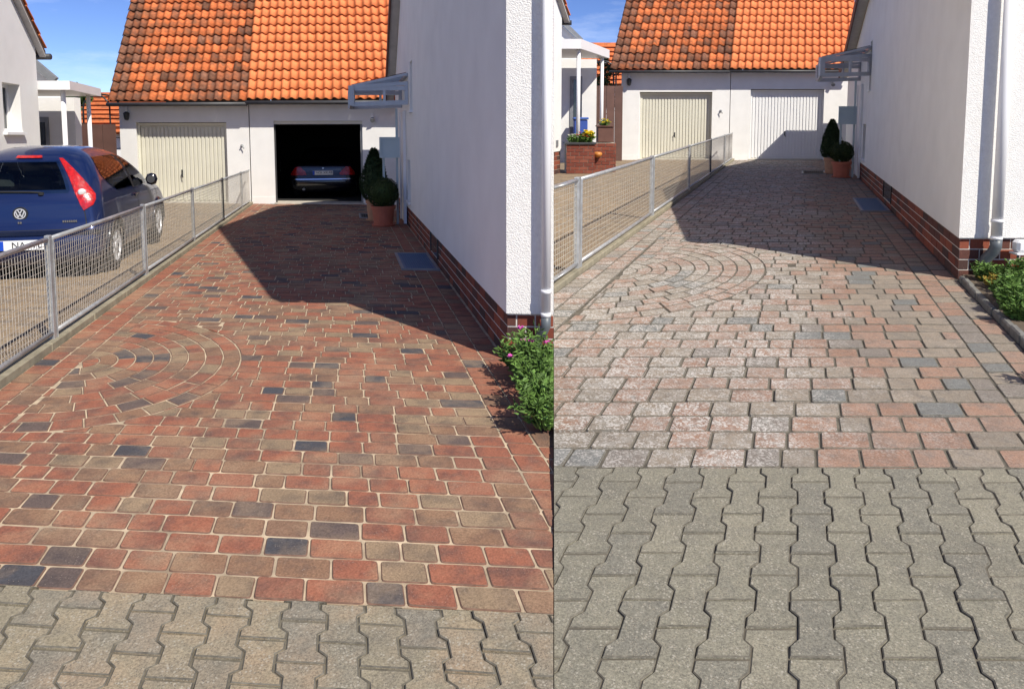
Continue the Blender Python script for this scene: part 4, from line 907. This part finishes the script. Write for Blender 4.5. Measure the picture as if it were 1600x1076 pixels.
# ---------------------------------------------------------------- brick planters on the right
def planter(w, x0, x1, y0, y1, h, nr, label, capm):
    t = thing('brick_planter', label, 'planter', w.Q(x0, y0, 0)); m = MB(); m.xbox(w, x0 + .012, x1 - .012, y0 + .012, y1, -.1, h - .06); co = m.build('core', MORTAR2, t, cut=w.side); bh = (h - .06) / nr
    for r in range(nr):
        for face in (0, 1):
            Lf = (x1 - x0) if face == 0 else (y1 - y0); a = -.12 if r % 2 else 0
            while a < Lf:
                p, q = max(a + .008, .0), min(a + .24 - .008, Lf); a += .24
                if q - p < .04: continue
                m = MB(); d = rnd.uniform(0, .004)
                if face == 0: m.xbox(w, x0 + p, x0 + q, y0 - d, y0 + .011, r * bh + .008, (r + 1) * bh - .008)
                else: m.xbox(w, x1 - .011, x1 + d, y0 + .013 + p, y0 + q, r * bh + .008, (r + 1) * bh - .008)
                m.build('brick', REDBRICK, co)
    if capm: m = MB(); m.xbox(w, x0 - .04, x1 + .04, y0 - .04, y1, h - .058, h); m.build('cap', capm, t, bevel=.01)
    return t
planter(RP, 1.50, 2.28, 20.3, 21.2, .86, 8, 'low brick planter with dark cap full of red and yellow flowers', GUTTER)
planter(RP, 2.30, 2.95, 20.9, 21.6, .88, 8, 'brick pillar carrying the square brown flower tub', None)
plant(RP, 1.72, 20.6, .2, .26, 26, 9, .09, .05, 'green plant with white and yellow blooms at the left of the brick planter', 'flowering_plant', flower=WHF, nf=12, h0=.84, cut=False)
plant(RP, 1.95, 20.55, .2, .28, 34, 9, .10, .06, 'plant with dark red blooms in the middle of the brick planter', 'flowering_plant', flower=REDF, nf=12, h0=.84, cut=False)
plant(RP, 2.13, 20.6, .17, .34, 44, 5, .14, .08, 'plant with dense yellow blooms at the right of the brick planter', 'flowering_plant', flower=YEL, nf=44, h0=.84, cut=False)
t = thing('flower_tub', 'tall square dark brown tub on the brick pillar', 'tub', RP.Q(2.68, 21.2, .82)); m = MB(); m.xbox(RP, 2.45, 2.88, 21.05, 21.45, .84, 1.28); m.build('tub', BARGE, t, bevel=.015)
m = MB(); m.xbox(RP, 2.42, 2.91, 21.02, 21.48, 1.282, 1.31); m.build('rim', BARGE, t)
plant(RP, 2.66, 21.2, .2, .2, 30, 6, .08, .05, 'yellow and white flowers growing in the brown tub', 'flowering_plant', flower=YEL, nf=20, h0=1.29, cut=False)
t = thing('ceramic_bowl', 'small orange ceramic bowl hung on the face of the brick pillar', 'bowl', RP.Q(2.5, 20.75, .5)); m = MB(); m.lathe(RP.Q(2.42, 20.8, .42), [(.05, 0), (.12, .05), (.14, .12), (.1, .16), (0, .17)], 14); m.build('bowl', ORA, t, smooth=True)
t = thing('wall_vent', 'small grey vent plate low on the white neighbour wall by the planter', 'vent', RP.Q(1.2, 20.1, .9)); m = MB(); m.prism([RP.Q(1.215, 20.08, .75), RP.Q(1.275, 20.24, .75), RP.Q(1.255, 20.25, .75), RP.Q(1.195, 20.09, .75)], [RP.Q(1.215, 20.08, .93), RP.Q(1.275, 20.24, .93), RP.Q(1.255, 20.25, .93), RP.Q(1.195, 20.09, .93)]); m.build('plate', ZINC, t)
t = thing('storage_bin', 'blue bin standing in the shade beside the porch door by the planter', 'bin', RP.Q(2.45, 24.6, 0)); m = MB(); m.xbox(RP, 2.05, 2.5, 24.4, 24.75, .2, 1.45); m.build('body', M('blue_plastic', (.05, .10, .38), .4), t, bevel=.03); m = MB(); m.xbox(RP, 2.02, 2.53, 24.36, 24.76, 1.455, 1.53); m.build('lid', M('blue_plastic_lid', (.06, .13, .42), .4), t, bevel=.02)

# ---------------------------------------------------------------- cars
def pchip(xs, ys, x):
    if x <= xs[0]: return ys[0]
    if x >= xs[-1]: return ys[-1]
    i = max(k for k in range(len(xs)) if xs[k] <= x); i = min(i, len(xs) - 2)
    d = [(ys[k + 1] - ys[k]) / (xs[k + 1] - xs[k]) for k in range(len(xs) - 1)]
    def sl(k):
        if k == 0: return d[0]
        if k == len(xs) - 1: return d[-1]
        return 0 if d[k - 1] * d[k] <= 0 else 2 * d[k - 1] * d[k] / (d[k - 1] + d[k])
    h = xs[i + 1] - xs[i]; t = (x - xs[i]) / h; m0, m1 = sl(i), sl(i + 1)
    return (2 * t ** 3 - 3 * t * t + 1) * ys[i] + (t ** 3 - 2 * t * t + t) * h * m0 + (-2 * t ** 3 + 3 * t * t) * ys[i + 1] + (t ** 3 - t * t) * h * m1
class Shell:
    """car skin from outlines at heights z: rear y0, front y1, half width w, corner radii"""
    def __init__(s, tab): s.z = [r[0] for r in tab]; s.c = [[r[i] for r in tab] for i in range(1, 6)]
    def at(s, z): return [pchip(s.z, c, z) for c in s.c]
    def pt(s, z, q, off=0):
        """q 0..1 rear half, 1..2 rear corner, 2..3 side, 3..4 front corner, 4..5 front half; negative q is the left side"""
        sg = 1 if q >= 0 else -1; q = abs(q); y0, y1, w, rr, rf = s.at(z); crown = .35 * rr * 0 + .05
        def base(q):
            if q < 1: x = (w - rr) * q; return Vector((x, y0 + crown * (x / w) ** 2, z))
            if q < 2: a_ = (q - 1) * math.pi / 2; return Vector((w - rr + rr * math.sin(a_), y0 + crown * ((w - rr) / w) ** 2 + rr * (1 - math.cos(a_)), z))
            if q < 3: ya, yb = y0 + crown * ((w - rr) / w) ** 2 + rr, y1 - rf; return Vector((w + .02 * math.sin((q - 2) * math.pi), ya + (yb - ya) * (q - 2), z))
            if q < 4: a_ = (q - 3) * math.pi / 2; return Vector((w - rf + rf * math.cos(a_), y1 - rf + rf * math.sin(a_), z))
            return Vector(((w - rf) * (5 - q), y1, z))
        p = base(q)
        if off:
            e = 1e-3; tq = base(min(q + e, 4.999)) - base(max(q - e, 0)); 
            z2 = z + .004; s2 = s.at(z2); y0b, y1b, wb, rrb, rfb = s2
            up = Vector((0, (y0b - y0 if q < 1.5 else (y1b - y1 if q > 3.5 else 0)), .004)) if not 1 <= q <= 4 else Vector((wb - w, (y0b - y0) * max(0, 2 - q) if q < 2 else 0, .004))
            n = tq.cross(up)
            if n.length > 0: p = p + n.normalized() * off
        p.x *= sg; return p
    def qside(s, z, y):
        y0, y1, w, rr, rf = s.at(z); ya, yb = y0 + .05 * ((w - rr) / w) ** 2 + rr, y1 - rf; return 2 + min(1, max(0, (y - ya) / (yb - ya)))
    def body(s, zs, nq, hole=None, whole=None):
        mb = MB(); qs = []
        for a_, n in nq: qs += [a_ + k / n for k in range(n)]
        qs.append(4.999); full = [-q for q in reversed(qs[1:])] + qs; W = len(full)
        vs = [s.pt(z, q) for z in zs for q in full]; fs = []
        for i in range(len(zs) - 1):
            for j in range(W):
                f_ = (i * W + j, i * W + (j + 1) % W, (i + 1) * W + (j + 1) % W, (i + 1) * W + j)
                c = sum((vs[k] for k in f_), Vector()) / 4
                if hole and hole(c): continue
                if whole and whole((zs[i] + zs[i + 1]) / 2, (full[j] + full[(j + 1) % W]) / 2 if j + 1 < W else 4.999): continue
                fs.append(f_)
        top = len(zs) - 1; fs.append(tuple(top * W + j for j in range(W))); mb.add(vs, fs); return mb
    def patch(s, rows, n, off, sgn=1, m=None):
        """rows: list of (z, qa, qb)"""
        mb = m or MB(); vs = []; zs = [r[0] for r in rows]; K = 10
        for i in range(K + 1):
            z = zs[0] + (zs[-1] - zs[0]) * i / K; qa = lin(zs, [r[1] for r in rows], z); qb = lin(zs, [r[2] for r in rows], z)
            for j in range(n + 1):
                p = s.pt(z, qa + (qb - qa) * j / n, off); vs.append(Vector((p.x * sgn, p.y, p.z)))
        mb.add(vs, [(i * (n + 1) + j, i * (n + 1) + j + 1, (i + 1) * (n + 1) + j + 1, (i + 1) * (n + 1) + j) for i in range(K) for j in range(n)]); return mb
    def spatch(s, rows, n, off, sgn=1): return s.patch([(z, s.qside(z, a_), s.qside(z, b_)) for z, a_, b_ in rows], n, off, sgn)
def lin(xs, ys, x):
    for i in range(len(xs) - 1):
        if x <= xs[i + 1] or i == len(xs) - 2: return ys[i] + (ys[i + 1] - ys[i]) * (x - xs[i]) / (xs[i + 1] - xs[i])
BLUE = M('car_blue', (.006, .017, .08), .28, .03, 1, metal=.35, coat=1); NAVY = M('car_navy', (.005, .006, .014), .25, .03, 1, metal=.3, coat=1)
GLASSV, _t, _n, _l, _b = newmat('car_glass'); _n.remove(_b); _mx = _n.new('ShaderNodeMixShader'); _fr = _n.new('ShaderNodeFresnel'); _fr.inputs[0].default_value = 1.5; _tr = _n.new('ShaderNodeBsdfTransparent'); _tr.inputs[0].default_value = (.74, .86, .82, 1); _gl = _n.new('ShaderNodeBsdfGlossy'); _gl.inputs['Roughness'].default_value = .02
_l(_fr.outputs[0], _mx.inputs[0]); _l(_tr.outputs[0], _mx.inputs[1]); _l(_gl.outputs[0], _mx.inputs[2]); _l(_mx.outputs[0], _n['Material Output'].inputs[0])
REDL = M('tail_light_red', (.42, .010, .008), .12, .5, 22, bump=.5, bscale=60, coat=1); CLEARL = M('tail_light_clear', (.62, .60, .58), .12, .2, 40, coat=1)
ALLOY = M('alloy_silver', (.62, .62, .63), .35, .05, 3, metal=.25); CHROME = M('chrome', (.75, .76, .78), .15, .02, 1, metal=1); PLATE = M('plate_white', (.8, .8, .78), .4); EUB = M('plate_blue', (.01, .07, .5), .4); INK = M('plate_ink', (.01, .01, .01), .5); SEATM = M('seat_cloth', (.02, .02, .022), .8)
def text(body, size, p, mat, parent, name='lettering'):
    cu = bpy.data.curves.new(name, 'FONT'); cu.body = body; cu.size = size; cu.align_x = 'CENTER'; cu.align_y = 'CENTER'; cu.extrude = .001
    tmp = bpy.data.objects.new('text_source', cu); me = bpy.data.meshes.new_from_object(tmp); me.name = name; bpy.data.objects.remove(tmp); bpy.data.curves.remove(cu)
    o = bpy.data.objects.new(name, me); C.objects.link(o); me.materials.append(mat); o.parent = parent; o.location = p; o.rotation_euler = (R(90), 0, 0); return o
def wheel(car, x, y, r, wd, sgn, nsp):
    ax = (Vector((0, 1, 0)), Vector((0, 0, 1)), Vector((sgn, 0, 0))); m = MB(); c = Vector((x, y, r))
    m.lathe(c - ax[2] * wd, [(r * .62, 0), (r * .93, .0), (r, .03), (r, wd - .03), (r * .94, wd), (r * .66, wd), (r * .64, wd - .02)], 28, axis=ax); wo = m.build('wheel', BLACK, car, local=True, smooth=True)
    m = MB(); m.lathe(c - ax[2] * .055, [(r * .63, 0), (r * .3, .004), (0, .006)], 28, axis=ax); m.build('wheel_disc', GUTTER, wo, local=True)
    m = MB(); m.lathe(c, [(r * .56, -.05), (r * .60, -.004), (r * .66, .002), (r * .67, -.02)], 28, axis=ax, caps=False)
    for k in range(nsp):
        a_ = 2 * math.pi * k / nsp + .3; d = ax[0] * math.cos(a_) + ax[1] * math.sin(a_); m.bar(c + d * r * .1 - ax[2] * .016, c + d * r * .6 - ax[2] * .02, .048, .02, up=ax[2])
    m.lathe(c - ax[2] * .03, [(r * .2, 0), (r * .18, .03), (0, .032)], 14, axis=ax); m.build('rim', ALLOY, wo, local=True)
# --- blue hatchback
car = thing('parked_car', 'blue hatchback with tall red tail light parked behind the wire fence', 'car', LP.Q(-5.60, 8.28, 0), R(14.2))
T = [(.16, .16, 3.60, .70, .18, .3), (.22, .06, 3.72, .78, .16, .3), (.32, .0, 3.80, .815, .15, .3), (.45, -.01, 3.82, .825, .15, .3), (.58, .02, 3.80, .83, .15, .3), (.66, .06, 3.77, .825, .15, .32), (.80, .085, 3.62, .812, .16, .35), (.90, .10, 3.25, .80, .17, .35),
     (.97, .125, 2.86, .785, .19, .3), (1.05, .17, 2.70, .762, .205, .25), (1.15, .235, 2.50, .728, .22, .22), (1.25, .305, 2.30, .68, .235, .2), (1.35, .39, 2.08, .618, .25, .2), (1.42, .47, 1.90, .55, .25, .2), (1.475, .58, 1.70, .46, .25, .2), (1.515, .74, 1.50, .35, .2, .2), (1.535, .95, 1.3, .2, .1, .1)]
sh = Shell(T); zs = [.16 + (1.50 - .16) * i / 64 for i in range(65)] + [1.512, 1.524, 1.535]
WY, WYF, WR = .68, 3.10, .295
hole = lambda c: abs(c.x) > .6 and c.z < .7 and min(math.hypot(c.y - WY, c.z - WR), math.hypot(c.y - WYF, c.z - WR)) < .345
def window_hole(z, q):
    q = abs(q)
    if 1.03 < z < 1.35 and q < .85: return True
    if .98 < z < 1.385 and 2 <= q < 3:
        y = sh.pt(z, q).y; a0 = lin([.965, 1.05, 1.17, 1.30, 1.40], [.95, .74, .56, .56, .70], z) + .03; b1 = lin([.945, 1.05, 1.2, 1.3, 1.4], [2.62, 2.46, 2.16, 1.94, 1.7], z) - .04; m0 = lin([.94, 1.4], [1.66, 1.49], z); m1 = lin([.94, 1.4], [1.765, 1.61], z)
        return a0 < y < m0 - .02 or m1 + .02 < y < b1
    return 1.0 < z < 1.42 and q > 4.1
sh.body(zs, [(0, 10), (1, 8), (2, 70), (3, 8), (4, 6)], hole, window_hole).build('body', BLUE, car, local=True, smooth=True)
for sgn in (1, -1):
    for y in (WY, WYF):
        m = MB(); pts = [(sgn * (pchip(sh.z, sh.c[2], max(.2, WR + .36 * math.sin(a_))) + .012), y + .36 * math.cos(a_), WR + .36 * math.sin(a_)) for a_ in [math.pi * (-.08 + 1.16 * k / 20) for k in range(21)]]
        m.tube(pts, .022, 6); m.build('wheel_arch', NAVY, car, local=True, smooth=True)
        m = MB(); m.lathe(Vector((sgn * .55, y, WR)), [(.37, 0), (.37, .22 * sgn * sgn)], 24, axis=(Vector((0, 1, 0)), Vector((0, 0, 1)), Vector((sgn, 0, 0)))); m.build('wheel_well', BLACK, car, local=True)
        wheel(car, sgn * .835, y, WR, .19, sgn, 7)
    sh.spatch([(.965, .95, 1.66), (1.05, .74, 1.645), (1.17, .56, 1.60), (1.30, .56, 1.55), (1.40, .70, 1.49)], 14, .006, sgn).build('side_window', GLASSV, car, local=True, smooth=True)
    sh.spatch([(.945, 1.76, 2.62), (1.05, 1.745, 2.46), (1.2, 1.70, 2.16), (1.3, 1.66, 1.94), (1.40, 1.60, 1.70)], 14, .006, sgn).build('side_window', GLASSV, car, local=True, smooth=True)
    sh.spatch([(.94, 1.655, 1.765), (1.40, 1.485, 1.605)], 3, .004, sgn).build('pillar_trim', BLACK, car, local=True, smooth=True)
    m = MB(); sh.patch([(.3, sh.qside(.3, 1.52), sh.qside(.3, 1.53)), (.93, sh.qside(.93, 1.64), sh.qside(.93, 1.65))], 1, .003, sgn, m); sh.patch([(.3, sh.qside(.3, 2.60), sh.qside(.3, 2.61)), (.93, sh.qside(.93, 2.66), sh.qside(.93, 2.67))], 1, .003, sgn, m); m.build('door_gap', BLACK, car, local=True)
    m = MB(); p = sh.pt(.84, sh.qside(.84, 1.72)); m.bar((sgn * (p.x + .02), 1.62, .84), (sgn * (p.x + .02), 1.84, .845), .02, .035); m.build('door_handle', NAVY, car, local=True, bevel=.006)
    m = MB(); p = sh.pt(.98, sh.qside(.98, 2.45)); m.lathe(Vector((sgn * (p.x + .11), 2.42, 1.0)), [(0, -.09), (.06, -.07), (.085, 0), (.06, .07), (0, .09)], 12, axis=(Vector((1, 0, 0)), Vector((0, .55, 0)), Vector((0, 0, 1)))); mo = m.build('wing_mirror', NAVY, car, local=True, smooth=True)
    m = MB(); m.lathe(Vector((sgn * (p.x + .11), 2.372, 1.0)), [(.055, 0), (.055, .003), (0, .004)], 14, axis=(Vector((1, 0, 0)), Vector((0, 0, 1)), Vector((0, -1, 0)))); m.build('mirror_glass', GUTTER, mo, local=True)
    tl = sh.patch([(.80, .985, 1.0), (.83, .96, 1.28), (.90, .945, 1.5), (.98, .94, 1.56), (1.06, .935, 1.42), (1.18, .93, 1.25), (1.30, .93, 1.13), (1.39, .94, 1.05)], 12, .014, sgn).build('tail_light', REDL, car, local=True, smooth=True)
    m = MB(); p = sh.pt(1.0, 1.12, .018); n = Vector((.25, -.95, .2)).normalized(); n.x *= 1; ax = (Vector((n.y, -n.x, 0)).normalized(), Vector((0, 0, 1)), n); q = Vector((p.x, p.y, p.z)); mm = MB(); mm.lathe(q, [(.044, -.012), (.042, .004), (.025, .012), (0, .014)], 16, axis=ax); mm.v = [(v_[0] * sgn, v_[1], v_[2]) for v_ in mm.v]; mm.build('reversing_lamp', CLEARL, tl, local=True, smooth=True)
rw = sh.patch([(1.0, -.82, .82), (1.04, -.87, .87), (1.365, -.885, .885)], 20, .007); rwo = rw.build('rear_window', GLASSV, car, local=True, smooth=True)
sh.patch([(.985, 4.02, 4.99), (1.43, 4.02, 4.99)], 8, .006, 1).build('windscreen', GLASSV, car, local=True, smooth=True); sh.patch([(.985, 4.02, 4.99), (1.43, 4.02, 4.99)], 8, .006, -1).build('windscreen', GLASSV, car, local=True, smooth=True)
def seat(x, y, h):
    m = MB(); m.prism([(x - .23, y, .45), (x + .23, y, .45), (x + .23, y + .14, .45), (x - .23, y + .14, .45)], [(x - .19, y - .13, h), (x + .19, y - .13, h), (x + .19, y - .05, h), (x - .19, y - .05, h)]); so = m.build('seat', SEATM, car, local=True, bevel=.03)
    m = MB(); m.box(x - .12, x + .12, y - .17, y - .08, h + .03, h + .21); m.build('headrest', SEATM, so, local=True, bevel=.03)
for x_, y_, h_ in ((-.36, .75, 1.0), (.36, .75, 1.0), (-.37, 1.75, 1.1), (.37, 1.75, 1.1)): seat(x_, y_, h_)
m = MB(); m.box(-.6, .6, .2, 2.9, .4, .5); m.box(-.6, .6, 2.35, 2.8, .5, .97); m.build('cabin_floor', SEATM, car, local=True)
sh.patch([(1.392, -.42, .42), (1.42, -.42, .42)], 8, .016).build('brake_light', REDL, car, local=True)
m = MB(); sh.patch([(.585, -.99, .99), (.592, -.99, .99)], 12, .004, 1, m); sh.patch([(.592, .985, 1.0), (1.34, .99, 1.0)], 1, .004, 1, m); sh.patch([(.592, .985, 1.0), (1.34, .99, 1.0)], 1, .004, -1, m); m.build('hatch_gap', BLACK, car, local=True)
sh.patch([(.53, -1.6, 1.6), (.575, -1.6, 1.6)], 24, .02).build('bumper_strip', NAVY, car, local=True, smooth=True)
m = MB(); m.tube([(-.3, .15, 1.03), (.1, .14, 1.02), (.2, .145, 1.01)], .011, 6); m.lathe(Vector((.2, .14, .985)), [(.03, 0), (.03, .03), (0, .035)], 10); m.build('wiper', BLACK, car, local=True)
m = MB(); ax = (Vector((1, 0, 0)), Vector((0, 0, 1)), Vector((0, -1, 0))); bc = Vector((.0, .078, .78)); m.lathe(bc, [(.078, -.02), (.078, .006), (.0, .008)], 24, axis=ax); bo = m.build('badge', DARKM, car, local=True)
m = MB(); m.lathe(bc, [(.050, .008), (.050, .014), (.060, .014), (.060, .006)], 24, axis=ax, caps=False); yb = bc.y - .012
bb = lambda p, q: m.bar((bc.x + p[0], yb, bc.z + p[1]), (bc.x + q[0], yb, bc.z + q[1]), .011, .005, up=(0, 1, 0))
bb((-.022, .044), (0, .004)); bb((.022, .044), (0, .004)); bb((-.042, .025), (-.02, -.040)); bb((-.02, -.040), (0, .0)); bb((0, .0), (.02, -.040)); bb((.02, -.040), (.042, .025)); m.build('emblem', ALLOY, bo, local=True)
m = MB(); m.box(.055 - .25, .055 + .25, -.03, -.008, .375, .485); po = m.build('number_plate', PLATE, car, local=True); m = MB(); m.box(-.193, -.148, -.033, -.0305, .377, .483); m.build('country_band', EUB, po, local=True)
text('NA  TL', .1, (.085, -.0315, .43), INK, po); 
for nm_, x0_, n_, y_ in (('model_badge', .43, 7, .074), ('model_badge', -.02, 2, .055)):
    m = MB()
    for k_ in range(n_): m.box(x0_ + k_ * .022, x0_ + k_ * .022 + .016, y_ - .008 + k_ * .0007, y_ + .006, .668, .692)
    m.build(nm_, CHROME, car, local=True)
# --- navy car in the open garage
car = thing('parked_car', 'dark navy car with glowing red tail lamps inside the open garage', 'car', LP.Q(-5.02, 19.5, .02), R(10))
T2 = [(.18, .14, 4.3, .72, .2, .3), (.28, .03, 4.4, .82, .2, .3), (.45, .0, 4.42, .86, .2, .35), (.60, .03, 4.40, .87, .2, .35), (.72, .07, 4.2, .86, .2, .35), (.84, .09, 3.6, .84, .2, .35), (.92, .14, 3.1, .81, .22, .35), (.97, .5, 2.9, .76, .22, .3), (1.02, .95, 2.75, .72, .22, .3), (1.15, 1.25, 2.45, .66, .22, .25), (1.28, 1.55, 2.1, .58, .22, .2), (1.33, 1.8, 1.9, .4, .1, .1)]
sc_ = Shell(T2); zz = [.18 + 1.15 * i / 44 for i in range(45)]
sc_.body(zz, [(0, 6), (1, 6), (2, 40), (3, 6), (4, 4)], lambda c: abs(c.x) > .62 and c.z < .7 and min(math.hypot(c.y - .85, c.z - .31), math.hypot(c.y - 3.5, c.z - .31)) < .35).build('body', NAVY, car, local=True, smooth=True)
for sgn in (1, -1):
    for y in (.85, 3.5): wheel(car, sgn * .84, y, .31, .2, sgn, 5)
    sc_.patch([(.63, .66, 1.6), (.68, .64, 1.55), (.74, .72, 1.45), (.85, .92, 1.2)], 8, .012, sgn).build('tail_light', REDL, car, local=True, smooth=True)
    sc_.spatch([(.96, 1.2, 2.8), (1.25, 1.7, 2.2)], 8, .006, sgn).build('side_window', GLASSV, car, local=True)
m = MB(); m.box(-.26, .26, .015, .032, .64, .75); po = m.build('number_plate', PLATE, car, local=True); m = MB(); m.box(-.26, -.21, .012, .0145, .642, .748); m.build('country_band', EUB, po, local=True); text('NCK XX AB', .08, (.03, .0135, .70), INK, po)
sc_.patch([(.515, -1.3, 1.3), (.54, -1.3, 1.3)], 14, .014).build('bumper_trim', CHROME, car, local=True)
sc_.patch([(.845, -.25, .25), (.85, -.25, .25)], 4, .008).build('boot_trim', GUTTER, car, local=True)
m = MB(); m.lathe(Vector((0, .075, .81)), [(.025, 0), (.02, .01), (0, .012)], 12, axis=(Vector((1, 0, 0)), Vector((0, 0, 1)), Vector((0, -1, 0)))); m.build('badge', CHROME, car, local=True)
m = MB(); m.tube([(-.5, .1, .27), (-.5, -.01, .265)], .035, 10); m.build('exhaust', ZINC, car, local=True)
